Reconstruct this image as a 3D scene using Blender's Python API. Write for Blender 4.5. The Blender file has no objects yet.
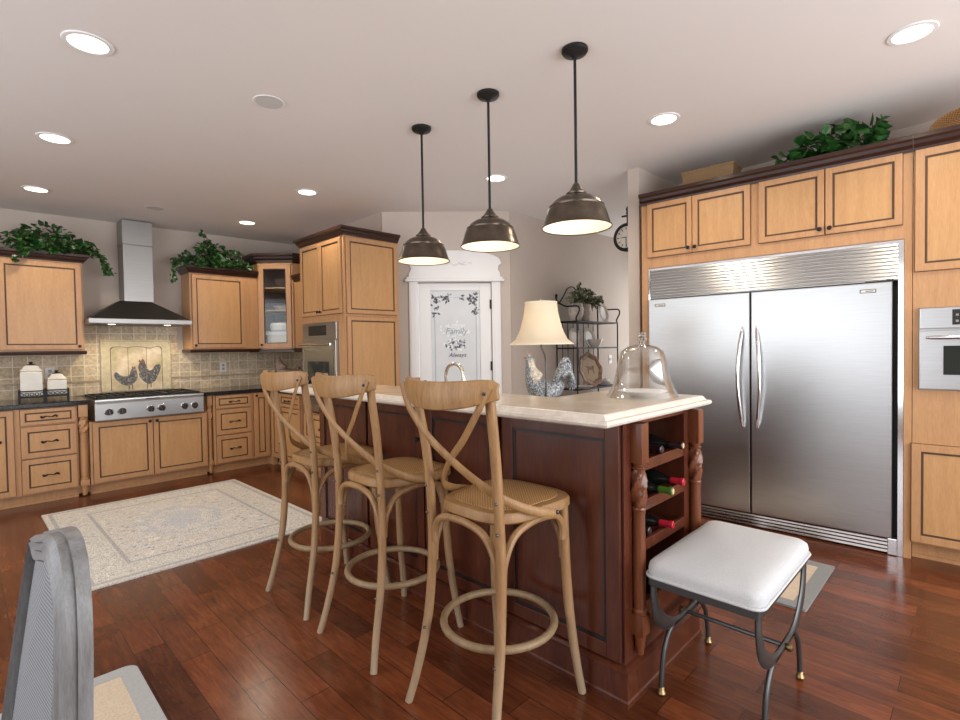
import bpy, bmesh, math, random
from mathutils import Vector, Matrix
random.seed(7)
SC = bpy.context.scene
COL = SC.collection
R = math.radians
# ------------------------------------------------------------------ camera
cd = bpy.data.cameras.new('camera'); cam = bpy.data.objects.new('camera', cd); COL.objects.link(cam)
f, yaw, pitch, roll = 510.06, 0.7791, -0.0239, -0.0155
cd.sensor_fit = 'HORIZONTAL'; cd.sensor_width = 36.0; cd.lens = f / 960 * 36.0; cd.clip_start = 0.02
F = Vector((math.cos(yaw)*math.cos(pitch), math.sin(yaw)*math.cos(pitch), math.sin(pitch)))
Rt = F.cross(Vector((0, 0, 1))).normalized(); Up = Rt.cross(F)
c_, s_ = math.cos(roll), math.sin(roll)
R2 = c_*Rt + s_*Up; U2 = -s_*Rt + c_*Up
cam.matrix_world = Matrix(((R2.x, U2.x, -F.x, 0), (R2.y, U2.y, -F.y, 0), (R2.z, U2.z, -F.z, 1.3522), (0, 0, 0, 1)))
SC.camera = cam
# ------------------------------------------------------------------ world, daylight, added hall fill, exposure
SC.view_settings.view_transform = 'Standard'; SC.view_settings.look = 'None'
SC.view_settings.gamma = 1.0; SC.view_settings.use_curve_mapping = False
SC.view_settings.exposure = 0.05
w = bpy.data.worlds.new('sky'); SC.world = w; w.use_nodes = True
w.node_tree.nodes['Background'].inputs[0].default_value = (0.86, 0.93, 1.0, 1)
w.node_tree.nodes['Background'].inputs[1].default_value = 2.0
def area(name, loc, rot, sx, sy, power, col):
    l = bpy.data.lights.new(name, 'AREA'); l.shape = 'RECTANGLE'; l.size = sx; l.size_y = sy; l.energy = power; l.color = col
    o = bpy.data.objects.new(name, l); o.location = loc; o.rotation_euler = rot; COL.objects.link(o); return o
area('daylight_side', (-2.42, 2.3, 1.45), (R(105), 0, R(-90)), 4.6, 2.1, 62, (0.97, 0.98, 1.0))
area('daylight_rear', (2.1, -2.42, 1.45), (R(105), 0, 0), 4.6, 2.1, 150, (0.97, 0.98, 1.0))
area('hall_fill', (7.15, 2.95, 1.45), (R(90), 0, R(90)), 1.2, 1.9, 13, (1.0, 0.97, 0.93))  # added unseen fill light that brightens the hall
WARM = (1.0, 0.86, 0.68)
CAN_POWER, PENDANT_POWER, LAMP_POWER = 24.0, 1.3, 1.0

# ------------------------------------------------------------------ mesh helpers
class MB:
    def __init__(s): s.bm = bmesh.new(); s.M = Matrix.Identity(4)
    def vs(s, pts): return [s.bm.verts.new(s.M @ Vector(p)) for p in pts]
    def fc(s, v, m=0):
        try:
            fa = s.bm.faces.new(v); fa.material_index = m; return fa
        except ValueError: return None
    def box(s, x0, x1, y0, y1, z0, z1, m=0, bev=0):
        v = s.vs([(x0,y0,z0),(x1,y0,z0),(x1,y1,z0),(x0,y1,z0),(x0,y0,z1),(x1,y0,z1),(x1,y1,z1),(x0,y1,z1)])
        fs = [s.fc([v[i] for i in q], m) for q in ((3,2,1,0),(4,5,6,7),(0,1,5,4),(1,2,6,5),(2,3,7,6),(3,0,4,7))]
        if bev:
            ed = {e for fa in fs for e in fa.edges}
            bmesh.ops.bevel(s.bm, geom=list(ed), offset=bev, segments=2, affect='EDGES', profile=0.7)
        return s
    def tube(s, pts, r, seg=8, m=0, closed=False, ry=None, up=(0,0,1)):
        P = [Vector(p) for p in pts]; n = len(P)
        rr = r if isinstance(r, (list, tuple)) else [r]*n
        rings = []; N = None
        for i in range(n):
            a = P[i-1] if (i > 0 or closed) else P[i]; b = P[(i+1) % n] if (i < n-1 or closed) else P[i]
            t = (b-a).normalized()
            if N is None or ry is not None:
                u = Vector(up[i] if isinstance(up, list) else up)
                if abs(u.dot(t)) > 0.98: u = Vector((1,0,0)) if abs(t.x) < .9 else Vector((0,1,0))
                N = (u - t*u.dot(t)).normalized()
            else: N = (N - t*N.dot(t)).normalized()
            B = t.cross(N)
            k = ry if ry is not None else rr[i]
            rings.append(s.vs([P[i] + B*(math.cos(2*math.pi*j/seg)*rr[i]) + N*(math.sin(2*math.pi*j/seg)*k) for j in range(seg)]))
        for i in range(n if closed else n-1):
            A, Bq = rings[i], rings[(i+1) % n]
            for j in range(seg): s.fc([A[j], A[(j+1)%seg], Bq[(j+1)%seg], Bq[j]], m)
        if not closed: s.fc(rings[0][::-1], m); s.fc(rings[-1], m)
        return s
    def lathe(s, prof, c=(0,0,0), seg=24, m=0, sx=1, sy=1, cap=True):
        rings = []
        for (r, z) in prof:
            if r < 1e-5: rings.append(s.vs([(c[0], c[1], c[2]+z)]))
            else: rings.append(s.vs([(c[0]+sx*r*math.cos(2*math.pi*j/seg), c[1]+sy*r*math.sin(2*math.pi*j/seg), c[2]+z) for j in range(seg)]))
        for A, B in zip(rings, rings[1:]):
            for j in range(seg):
                k = (j+1) % seg
                if len(A) == 1 and len(B) == 1: continue
                if len(A) == 1: s.fc([A[0], B[k], B[j]], m)
                elif len(B) == 1: s.fc([A[j], A[k], B[0]], m)
                else: s.fc([A[j], A[k], B[k], B[j]], m)
        if cap:
            if len(rings[0]) > 1: s.fc(rings[0][::-1], m)
            if len(rings[-1]) > 1: s.fc(rings[-1], m)
        return s
    def prism(s, poly, t0, t1, plane='xy', m=0):
        def mk(a, b, t): return {'xy': (a,b,t), 'xz': (a,t,b), 'yz': (t,a,b)}[plane]
        A = s.vs([mk(a,b,t0) for a,b in poly]); B = s.vs([mk(a,b,t1) for a,b in poly]); n = len(poly)
        s.fc(A[::-1], m); s.fc(B, m)
        for i in range(n): s.fc([A[i], A[(i+1)%n], B[(i+1)%n], B[i]], m)
        return s
    def sweep(s, path, prof, closed=False, m=0, z=0):
        """profile (out, z) swept along a 2D path; 'out' is to the right of the travel direction"""
        P = [Vector(p) for p in path]; n = len(P); rings = []
        for i in range(n):
            d0 = (P[i]-P[i-1]).normalized() if (i > 0 or closed) else None
            d1 = (P[(i+1)%n]-P[i]).normalized() if (i < n-1 or closed) else None
            if d0 is None: d0 = d1
            if d1 is None: d1 = d0
            n0 = Vector((d0.y, -d0.x)); n1 = Vector((d1.y, -d1.x))
            mt = (n0+n1); mt = mt / max(mt.dot(n0), .2)
            rings.append(s.vs([(P[i].x+mt.x*o, P[i].y+mt.y*o, z+h) for o, h in prof]))
        k = len(prof)
        for i in range(n if closed else n-1):
            A, B = rings[i], rings[(i+1)%n]
            for j in range(k): s.fc([A[j], A[(j+1)%k], B[(j+1)%k], B[j]], m)
        if not closed: s.fc(rings[0][::-1], m); s.fc(rings[-1], m)
        return s
    def slab(s, poly, levels, m=0, mtop=None):
        """polygon (counter-clockwise) stacked at levels (inset, z)"""
        P = [Vector(p) for p in poly]; n = len(P); rings = []
        for ins, z in levels:
            ring = []
            for i in range(n):
                d0 = (P[i]-P[i-1]).normalized(); d1 = (P[(i+1)%n]-P[i]).normalized()
                n0 = Vector((-d0.y, d0.x)); n1 = Vector((-d1.y, d1.x)); mt = n0+n1; mt = mt/max(mt.dot(n0), .2)
                ring.append((P[i].x+mt.x*ins, P[i].y+mt.y*ins, z))
            rings.append(s.vs(ring))
        for A, B in zip(rings, rings[1:]):
            for i in range(n): s.fc([A[i], A[(i+1)%n], B[(i+1)%n], B[i]], m)
        s.fc(rings[0][::-1], m); s.fc(rings[-1], m if mtop is None else mtop)
        return s
    def dome(s, poly, levels, m=0, c=(0,0)):
        """closed outline scaled about c: levels (scale, z)"""
        n = len(poly); rings = [s.vs([(c[0]+(x-c[0])*k, c[1]+(y-c[1])*k, z) for x, y in poly]) for k, z in levels]
        for A, B in zip(rings, rings[1:]):
            for i in range(n): s.fc([A[i], A[(i+1)%n], B[(i+1)%n], B[i]], m)
        s.fc(rings[0][::-1], m); s.fc(rings[-1], m)
        return s
    def shell(s, fn, nu, nv, th, m=0):
        """curved slab: fn(u,v)->point, thickness along normal"""
        def P(u, v): return Vector(fn(u, v))
        fr, bk = [], []
        e = 1e-3
        for i in range(nu+1):
            a, b = [], []
            for j in range(nv+1):
                u, v = i/nu, j/nv
                p = P(u, v); du = P(min(u+e,1), v)-P(max(u-e,0), v); dv = P(u, min(v+e,1))-P(u, max(v-e,0))
                nn = du.cross(dv).normalized()
                a.append(p+nn*th/2); b.append(p-nn*th/2)
            fr.append(s.vs(a)); bk.append(s.vs(b))
        for i in range(nu):
            for j in range(nv):
                s.fc([fr[i][j], fr[i+1][j], fr[i+1][j+1], fr[i][j+1]], m)
                s.fc([bk[i][j], bk[i][j+1], bk[i+1][j+1], bk[i+1][j]], m)
        for i in range(nu):
            s.fc([fr[i][0], bk[i][0], bk[i+1][0], fr[i+1][0]], m); s.fc([fr[i][nv], fr[i+1][nv], bk[i+1][nv], bk[i][nv]], m)
        for j in range(nv):
            s.fc([fr[0][j], fr[0][j+1], bk[0][j+1], bk[0][j]], m); s.fc([fr[nu][j], bk[nu][j], bk[nu][j+1], fr[nu][j+1]], m)
        return s
    def build(s, name, mats, parent=None, smooth=False, bevel=0):
        bmesh.ops.recalc_face_normals(s.bm, faces=s.bm.faces[:])
        me = bpy.data.meshes.new(name); s.bm.to_mesh(me); s.bm.free()
        for m in (mats if isinstance(mats, (list, tuple)) else [mats]): me.materials.append(m)
        if smooth:
            for p in me.polygons: p.use_smooth = True
        o = bpy.data.objects.new(name, me); COL.objects.link(o)
        if smooth:
            try: me.set_sharp_from_angle(angle=R(38))
            except Exception: pass
        if bevel:
            b = o.modifiers.new('edge', 'BEVEL'); b.width = bevel; b.segments = 2; b.limit_method = 'ANGLE'
        if parent: o.parent = parent
        return o
def thing(name, label, cat, loc=(0,0,0), rz=0, group=None):
    o = bpy.data.objects.new(name, None); o.empty_display_size = .1; COL.objects.link(o)
    o.location = loc; o.rotation_euler = (0, 0, rz); o['label'] = label; o['category'] = cat
    if group: o['group'] = group
    return o
def tag(o, label, cat, group=None):
    o['label'] = label; o['category'] = cat
    if group: o['group'] = group
    return o
def struct(o): o['kind'] = 'structure'; return o
def copy_tree(o, parent=None):
    c = o.copy(); COL.objects.link(c)
    if parent: c.parent = parent
    for ch in list(o.children): copy_tree(ch, c)
    return c
def bez(p0, p1, p2, p3, n=10):
    p0, p1, p2, p3 = map(Vector, (p0, p1, p2, p3)); out = []
    for i in range(n+1):
        t = i/n; out.append(p0*(1-t)**3+p1*3*t*(1-t)**2+p2*3*t*t*(1-t)+p3*t**3)
    return out
def smooth_path(pts, n=6):
    P = [Vector(p) for p in pts]; out = []
    for i in range(len(P)-1):
        a = P[max(i-1,0)]; b = P[i]; c = P[i+1]; d = P[min(i+2, len(P)-1)]
        for k in range(n):
            t = k/n
            out.append(0.5*((2*b)+(c-a)*t+(2*a-5*b+4*c-d)*t*t+(3*b-a-3*c+d)*t**3))
    out.append(P[-1]); return out

# ------------------------------------------------------------------ materials
def base(name, col=(.5,.5,.5), rough=.5, metal=0, **kw):
    m = bpy.data.materials.new(name); m.use_nodes = True; b = m.node_tree.nodes['Principled BSDF']
    b.inputs['Base Color'].default_value = (*col, 1); b.inputs['Roughness'].default_value = rough; b.inputs['Metallic'].default_value = metal
    for k, v in kw.items(): b.inputs[k].default_value = v
    return m
def N(m, t, **kw):
    n = m.node_tree.nodes.new(t)
    for k, v in kw.items():
        if k in n.inputs: n.inputs[k].default_value = v
        else: setattr(n, k, v)
    return n
def L(m, a, b): m.node_tree.links.new(a, b)
def bsdf(m): return m.node_tree.nodes['Principled BSDF']
def coords(m, scale=(1,1,1), kind='Object', rnd=0, rot=(0,0,0)):
    tc = N(m, 'ShaderNodeTexCoord'); mp = N(m, 'ShaderNodeMapping'); mp.inputs['Scale'].default_value = scale; mp.inputs['Rotation'].default_value = rot
    L(m, tc.outputs[kind], mp.inputs['Vector'])
    if rnd:
        oi = N(m, 'ShaderNodeObjectInfo'); mu = N(m, 'ShaderNodeMath', operation='MULTIPLY'); mu.inputs[1].default_value = rnd
        L(m, oi.outputs['Random'], mu.inputs[0]); L(m, mu.outputs[0], mp.inputs['Location'])
    return mp.outputs[0]
def ramp(m, src, stops):
    r = N(m, 'ShaderNodeValToRGB'); e = r.color_ramp.elements
    while len(e) < len(stops): e.new(.5)
    for i, (p, c) in enumerate(stops): e[i].position = p; e[i].color = (*c, 1)
    L(m, src, r.inputs[0]); return r.outputs[0]
def mix(m, fac, a, b, mode='MIX'):
    x = N(m, 'ShaderNodeMix', data_type='RGBA', blend_type=mode)
    for s, i in ((fac, 0), (a, 6), (b, 7)):
        if hasattr(s, 'node'): L(m, s, x.inputs[i])
        elif i == 0: x.inputs[0].default_value = s
        else: x.inputs[i].default_value = (*s, 1)
    return x.outputs[2]
def noise(m, vec, scale=5, detail=4, rough=.55, dist=0):
    n = N(m, 'ShaderNodeTexNoise'); n.inputs['Scale'].default_value = scale; n.inputs['Detail'].default_value = detail
    n.inputs['Roughness'].default_value = rough; n.inputs['Distortion'].default_value = dist
    L(m, vec, n.inputs['Vector']); return n.outputs[0]
def bump(m, h, s=.2, d=.01):
    b = N(m, 'ShaderNodeBump'); b.inputs['Strength'].default_value = s; b.inputs['Distance'].default_value = d
    L(m, h, b.inputs['Height']); L(m, b.outputs[0], bsdf(m).inputs['Normal'])
def wood(name, c1, c2, scale=(9,9,.9), rough=.4, ns=3.0, rnd=17, bmp=.03, spec=.5):
    m = base(name, c1, rough); v = coords(m, scale, rnd=rnd)
    n = noise(m, v, ns, 6, .6, .6); n2 = noise(m, v, ns*9, 2, .5)
    c = ramp(m, n, [(.3, c1), (.7, c2)])
    c = mix(m, .22, c, ramp(m, n2, [(.3, tuple(x*.62 for x in c1)), (.62, c2)]))
    L(m, c, bsdf(m).inputs['Base Color']); bsdf(m).inputs['Specular IOR Level'].default_value = spec
    if bmp: bump(m, n2, bmp)
    return m
def mottled(name, stops, scale=8, rough=.5, detail=6, **kw):
    m = base(name, stops[0][1], rough, **kw); v = coords(m)
    L(m, ramp(m, noise(m, v, scale, detail, .65), stops), bsdf(m).inputs['Base Color']); return m

M = {}
M['maple'] = wood('honey_maple', (.46,.238,.105), (.56,.308,.145), rough=.38)
M['maple_panel'] = wood('honey_maple_panel', (.49,.260,.108), (.59,.335,.146), rough=.36)
M['glaze'] = base('dark_glaze_and_shadow', (.085,.040,.018), .55)  # cabinet glaze; also the painted shadow rim of the mural
M['cherry_dark'] = wood('dark_cherry_trim', (.026,.010,.007), (.048,.017,.011), scale=(1,1,8), rough=.28)
M['cherry'] = wood('cherry_island', (.054,.0130,.0075), (.115,.031,.0135), scale=(6,6,.8), rough=.26, ns=2.2, bmp=0)
M['cherry_post'] = wood('cherry_post', (.105,.030,.012), (.19,.058,.022), scale=(9,9,1), rough=.28, bmp=0)
M['oak'] = wood('weathered_oak', (.225,.105,.034), (.39,.22,.084), scale=(14,14,1.6), rough=.48, bmp=.06)
def oak_leg():
    m = wood('weathered_oak_leg', (.215,.105,.038), (.38,.215,.09), scale=(14,14,1.6), rough=.5, bmp=.06)
    src = bsdf(m).inputs['Base Color'].links[0].from_socket
    tc = N(m, 'ShaderNodeTexCoord'); sp = N(m, 'ShaderNodeSeparateXYZ'); L(m, tc.outputs['Object'], sp.inputs[0])
    mr = N(m, 'ShaderNodeMapRange'); mr.inputs[1].default_value = .5; mr.inputs[2].default_value = .02; mr.inputs[3].default_value = 0; mr.inputs[4].default_value = .6
    L(m, sp.outputs[2], mr.inputs[0])
    L(m, mix(m, mr.outputs[0], src, (.36,.29,.21)), bsdf(m).inputs['Base Color']); return m   # worn grey finish towards the feet
M['oak_leg'] = oak_leg()
M['ring_wood'] = wood('greyed_oak_ring', (.21,.135,.068), (.32,.22,.12), scale=(14,14,3), rough=.5)
M['granite_black'] = mottled('black_granite', [(.35,(.006,.006,.007)),(.62,(.02,.02,.022)),(.72,(.10,.10,.11))], 160, .12)
M['stone'] = mottled('cream_stone', [(.3,(.50,.405,.30)),(.5,(.58,.485,.375)),(.7,(.66,.57,.46))], 7, .16)
M['stone_edge'] = mottled('cream_stone_edge', [(.3,(.60,.53,.45)),(.7,(.74,.68,.60))], 30, .3)
def steel(name, col=(.44,.435,.43), rough=.30, sc=(1,1,90), an=0.0):
    m = base(name, col, rough, 1.0); v = coords(m, sc, rnd=5); n = noise(m, v, 6, 3)
    L(m, ramp(m, n, [(.3, tuple(c*.90 for c in col)), (.7, tuple(c*1.06 for c in col))]), bsdf(m).inputs['Base Color'])
    r = N(m, 'ShaderNodeMapRange'); r.inputs[3].default_value = rough-.05; r.inputs[4].default_value = rough+.07; L(m, n, r.inputs[0]); L(m, r.outputs[0], bsdf(m).inputs['Roughness'])
    return m
M['steel'] = steel('brushed_steel'); M['steel_dim'] = steel('chimney_steel', (.33,.32,.31), .36)
M['steel_fridge'] = steel('brushed_steel_door', (.52,.525,.53), .33, (1,1,60))
M['chrome'] = base('chrome', (.75,.75,.76), .12, 1)
M['nickel'] = base('brushed_nickel', (.62,.57,.50), .25, 1)
M['hood_dark'] = base('hood_canopy_steel', (.14,.13,.12), .38, 1)
M['iron'] = base('black_iron', (.016,.015,.015), .45, .4)
M['pewter'] = base('dark_pewter', (.085,.085,.085), .38, .75)
M['bronze'] = mottled('oil_rubbed_bronze', [(.3,(.085,.066,.052)),(.7,(.155,.122,.094))], 14, .30, Metallic=.85)
M['badge_grey'] = base('badge_grey', (.12,.11,.10), .5)
M['brass'] = base('aged_brass', (.30,.215,.10), .38, 1)
M['black'] = base('black', (.008,.008,.009), .35)
M['gap'] = base('gap_black', (.004,.004,.004), .8)  # near-black refrigerator body, seen in the gaps around the doors
M['oven_glass'] = base('oven_glass', (.018,.022,.020), .05, 0)
M['wall'] = mottled('taupe_paint', [(.3,(.545,.465,.405)),(.7,(.565,.485,.425))], 3, .8)
M['ceiling'] = mottled('ceiling_paint', [(.3,(.79,.745,.715)),(.7,(.80,.755,.725))], 2, .85)
M['white'] = base('white_paint', (.82,.81,.80), .4)
M['plaster'] = base('wall_plate_white', (.78,.74,.70), .4)
M['ceramic'] = mottled('cream_ceramic', [(.3,(.68,.64,.57)),(.7,(.78,.74,.67))], 12, .25)
M['pot'] = mottled('aged_plaster_pot', [(.3,(.36,.31,.27)),(.5,(.52,.47,.42)),(.7,(.62,.58,.53))], 26, .6)
M['pot_grey'] = base('speaker_mesh', (.60,.585,.57), .8)
M['leaf'] = mottled('ivy_leaf', [(.3,(.008,.026,.007)),(.5,(.020,.060,.014)),(.70,(.095,.175,.050))], 22, .36)
M['leaf2'] = mottled('ivy_leaf_bright', [(.3,(.008,.05,.010)),(.5,(.022,.105,.020)),(.72,(.085,.22,.042))], 16, .36)
M['leaf_sage'] = mottled('sage_leaf', [(.3,(.07,.09,.04)),(.5,(.22,.24,.13)),(.7,(.52,.52,.42))], 40, .6)
M['stem'] = base('vine_stem', (.05,.035,.015), .7)
M['linen'] = mottled('grey_linen', [(.3,(.47,.475,.48)),(.7,(.57,.575,.58))], 220, .9)
bump(M['linen'], noise(M['linen'], coords(M['linen']), 260, 2), .25)
M['wicker'] = None
def wicker(name, c1, c2, s):
    m = base(name, c1, .6); v = coords(m)
    a = N(m, 'ShaderNodeTexWave', wave_type='BANDS', bands_direction='Z'); a.inputs['Scale'].default_value = s; L(m, v, a.inputs['Vector'])
    b = N(m, 'ShaderNodeTexWave', wave_type='BANDS', bands_direction='DIAGONAL'); b.inputs['Scale'].default_value = s*.8; L(m, v, b.inputs['Vector'])
    x = N(m, 'ShaderNodeMath', operation='MULTIPLY'); L(m, a.outputs[1], x.inputs[0]); L(m, b.outputs[1], x.inputs[1])
    L(m, ramp(m, x.outputs[0], [(.0, c1), (.55, c2)]), bsdf(m).inputs['Base Color']); bump(m, x.outputs[0], .6); return m
M['wicker'] = wicker('honey_wicker', (.22,.10,.03), (.52,.29,.11), 40)
M['wicker_pale'] = wicker('pale_wicker', (.20,.115,.05), (.50,.32,.16), 45)
def cane(name, c1, c2, s):
    m = base(name, c2, .55)
    outs = []
    for ang in (45, -45, 0):
        v = coords(m, rot=(0, 0, R(ang)))
        a = N(m, 'ShaderNodeTexWave', wave_type='BANDS', bands_direction='X'); a.inputs['Scale'].default_value = s; L(m, v, a.inputs['Vector']); outs.append(a.outputs[1])
    x = N(m, 'ShaderNodeMath', operation='MAXIMUM'); L(m, outs[0], x.inputs[0]); L(m, outs[1], x.inputs[1])
    L(m, ramp(m, x.outputs[0], [(.35, c1), (.75, c2)]), bsdf(m).inputs['Base Color']); bump(m, x.outputs[0], .5); return m
M['cane'] = cane('woven_cane', (.17,.075,.020), (.50,.28,.105), 34)
def cane_grey():
    m = base('grey_cane', (.3,.3,.3), .6)
    v = coords(m); ck = []
    for d in ('Y', 'Z'):
        a = N(m, 'ShaderNodeTexWave', wave_type='BANDS', bands_direction=d); a.inputs['Scale'].default_value = 42; L(m, v, a.inputs['Vector']); ck.append(a.outputs[1])
    x = N(m, 'ShaderNodeMath', operation='MAXIMUM'); L(m, ck[0], x.inputs[0]); L(m, ck[1], x.inputs[1])
    L(m, ramp(m, x.outputs[0], [(.45,(.03,.031,.035)),(.95,(.30,.31,.325))]), bsdf(m).inputs['Base Color']); return m
M['cane_grey'] = cane_grey()
M['grey_wash'] = wood('grey_wash_wood', (.115,.108,.102), (.235,.235,.24), scale=(16,16,2), rough=.5, bmp=.08)
M['sisal'] = mottled('beige_sisal', [(.3,(.46,.36,.25)),(.7,(.66,.55,.42))], 170, .95)
M['mat_border_lit'] = mottled('lit_grey_cloth_border', [(.3,(.34,.34,.335)),(.7,(.41,.41,.405))], 90, .9)  # same cloth as the other mat; brighter light put into the colour
M['mat_border'] = mottled('grey_cloth_border', [(.3,(.21,.21,.205)),(.7,(.27,.27,.265))], 90, .9)
M['glassware'] = None
def thin_glass(name, tint, lo, hi):
    m = bpy.data.materials.new(name); m.use_nodes = True; nt = m.node_tree; nt.nodes.remove(bsdf(m))
    tr = N(m, 'ShaderNodeBsdfTransparent'); tr.inputs[0].default_value = (*tint, 1); gl = N(m, 'ShaderNodeBsdfGlossy'); gl.inputs['Roughness'].default_value = .03
    lw = N(m, 'ShaderNodeLayerWeight'); lw.inputs['Blend'].default_value = .35
    mr = N(m, 'ShaderNodeMapRange'); mr.inputs[3].default_value = lo; mr.inputs[4].default_value = hi; L(m, lw.outputs['Facing'], mr.inputs[0])
    mx = N(m, 'ShaderNodeMixShader'); L(m, mr.outputs[0], mx.inputs[0]); L(m, tr.outputs[0], mx.inputs[1]); L(m, gl.outputs[0], mx.inputs[2])
    L(m, mx.outputs[0], nt.nodes['Material Output'].inputs[0]); return m
M['glassware'] = thin_glass('clear_glass', (.97,.97,.96), .05, .75)
M['pane'] = thin_glass('cabinet_pane', (.95,.97,.97), .012, .25)
M['etched'] = mottled('frosted_door_glass', [(.3,(.66,.69,.71)),(.7,(.76,.78,.79))], 3, .14)
M['etch_dark'] = base('etched_leaf_dark', (.10,.10,.11), .5)
M['etch_mid'] = base('etched_leaf_mid', (.33,.36,.40), .5)
M['etch_white'] = base('etched_white', (.85,.87,.88), .6)
M['bottle'] = base('dark_bottle_glass', (.006,.007,.006), .06)
M['cap_red'] = base('red_capsule', (.42,.012,.03), .3); M['cap_green'] = base('green_capsule', (.05,.13,.015), .3)
M['cap_black'] = base('black_capsule', (.03,.012,.015), .3); M['cork'] = base('gold_cap', (.62,.50,.27), .4)
M['paper'] = base('bottle_label', (.72,.69,.63), .7)
def emit(name, col, s):
    m = base(name, col, .5); bsdf(m).inputs['Emission Color'].default_value = (*col, 1); bsdf(m).inputs['Emission Strength'].default_value = s; return m
M['lens'] = emit('lit_lens', (1.0,.88,.68), 4.0)
M['bulb'] = emit('lit_bulb', (1.0,.85,.62), 4.0)
M['shade_in'] = base('cream_enamel', (.84,.78,.64), .45)
def lampshade():
    m = base('cream_silk_shade', (.82,.75,.62), .85)
    b = bsdf(m); tr = N(m, 'ShaderNodeBsdfTranslucent'); tr.inputs[0].default_value = (.85,.78,.66,1)
    mx = N(m, 'ShaderNodeMixShader'); mx.inputs[0].default_value = .5
    L(m, b.outputs[0], mx.inputs[1]); L(m, tr.outputs[0], mx.inputs[2]); L(m, mx.outputs[0], m.node_tree.nodes['Material Output'].inputs[0]); return m
M['shade'] = lampshade()
M['rooster_white'] = mottled('rooster_speckle', [(.40,(.055,.075,.10)),(.52,(.22,.25,.28)),(.64,(.66,.64,.60))], 95, .45)
M['rooster_neck'] = mottled('rooster_neck', [(.35,(.35,.28,.20)),(.6,(.78,.73,.64))], 60, .5)
M['rooster_brown'] = mottled('carved_brown', [(.3,(.17,.11,.085)),(.7,(.42,.31,.25))], 40, .6)
M['comb'] = base('faded_red', (.40,.24,.19), .6)
M['tray'] = mottled('tortoise_brown', [(.3,(.09,.035,.015)),(.5,(.27,.13,.06)),(.7,(.48,.30,.16))], 14, .35)
M['tray_pale'] = mottled('tray_tan', [(.3,(.42,.30,.19)),(.7,(.55,.42,.28))], 30, .4)
# floor: planks running along Y
def floor_mat():
    m = base('cherry_planks', (.1,.03,.015), .2)
    v = coords(m, rot=(0,0,R(90)))
    br = N(m, 'ShaderNodeTexBrick', offset=.37, offset_frequency=2, squash=1); L(m, v, br.inputs['Vector'])
    br.inputs['Color1'].default_value = (0,0,0,1); br.inputs['Color2'].default_value = (1,1,1,1); br.inputs['Mortar'].default_value = (.5,.5,.5,1)
    br.inputs['Scale'].default_value = 1; br.inputs['Mortar Size'].default_value = .0016; br.inputs['Mortar Smooth'].default_value = .3
    br.inputs['Brick Width'].default_value = .62; br.inputs['Row Height'].default_value = .125; br.inputs['Bias'].default_value = 0
    g = noise(m, coords(m, (14, 1.6, 1)), 2.6, 7, .65, 1.2)
    blot = noise(m, coords(m, (1,1,1)), 3.2, 5, .6, .5)
    c = ramp(m, g, [(.22,(.070,.0195,.009)),(.5,(.130,.037,.0145)),(.82,(.205,.068,.026))])
    tone = ramp(m, br.outputs['Color'], [(0,(.62,.58,.55)),(.5,(1,1,1)),(1,(1.35,1.28,1.2))])
    c = mix(m, 1.0, c, tone, 'MULTIPLY')
    c = mix(m, .55, c, ramp(m, blot, [(.3,(.5,.46,.44)),(.7,(1.4,1.35,1.3))]), 'MULTIPLY')
    c = mix(m, br.outputs['Fac'], c, (.03,.009,.005))
    L(m, c, bsdf(m).inputs['Base Color'])
    rr = N(m, 'ShaderNodeMapRange'); rr.inputs[3].default_value = .13; rr.inputs[4].default_value = .30; L(m, blot, rr.inputs[0]); L(m, rr.outputs[0], bsdf(m).inputs['Roughness'])
    bump(m, g, .06, .004)
    return m
M['floor'] = floor_mat()
def tile_mat():
    m = base('travertine_tile', (.5,.4,.3), .55)
    v = coords(m, rot=(R(90),0,0))
    br = N(m, 'ShaderNodeTexBrick', offset=0, squash=1); L(m, v, br.inputs['Vector'])
    br.inputs['Color1'].default_value = (.2,.2,.2,1); br.inputs['Color2'].default_value = (.9,.9,.9,1); br.inputs['Mortar'].default_value = (.5,.5,.5,1)
    br.inputs['Scale'].default_value = 1; br.inputs['Mortar Size'].default_value = .0045; br.inputs['Brick Width'].default_value = .112; br.inputs['Row Height'].default_value = .112
    n = noise(m, coords(m), 34, 7, .75); n2 = noise(m, coords(m), 4, 3)
    c = ramp(m, n, [(.30,(.24,.165,.10)),(.5,(.56,.44,.30)),(.70,(.84,.74,.57))])
    c = mix(m, .35, c, ramp(m, n2, [(.3,(.56,.43,.25)),(.7,(.62,.55,.46))]))
    c = mix(m, .6, c, ramp(m, br.outputs['Color'], [(0,(.62,.58,.54)),(1,(1.3,1.26,1.2))]), 'MULTIPLY')
    c = mix(m, br.outputs['Fac'], c, (.74,.66,.52)); L(m, c, bsdf(m).inputs['Base Color']); bump(m, n, .2); return m
M['tile'] = tile_mat()
M['mural_field'] = mottled('painted_tile', [(.3,(.34,.31,.17)),(.45,(.50,.40,.24)),(.55,(.62,.50,.36)),(.7,(.74,.68,.55))], 6, .45)
M['mural_frame'] = mottled('travertine_frame', [(.3,(.50,.42,.27)),(.7,(.66,.57,.40))], 22, .55)
M['ink'] = mottled('painted_feathers', [(.35,(.03,.03,.035)),(.55,(.13,.12,.12)),(.68,(.42,.38,.34))], 60, .5)
M['ink_red'] = base('painted_red', (.22,.085,.06), .6)
M['listello'] = mottled('rope_listello', [(.3,(.33,.25,.16)),(.7,(.52,.42,.30))], 40, .5)
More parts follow.
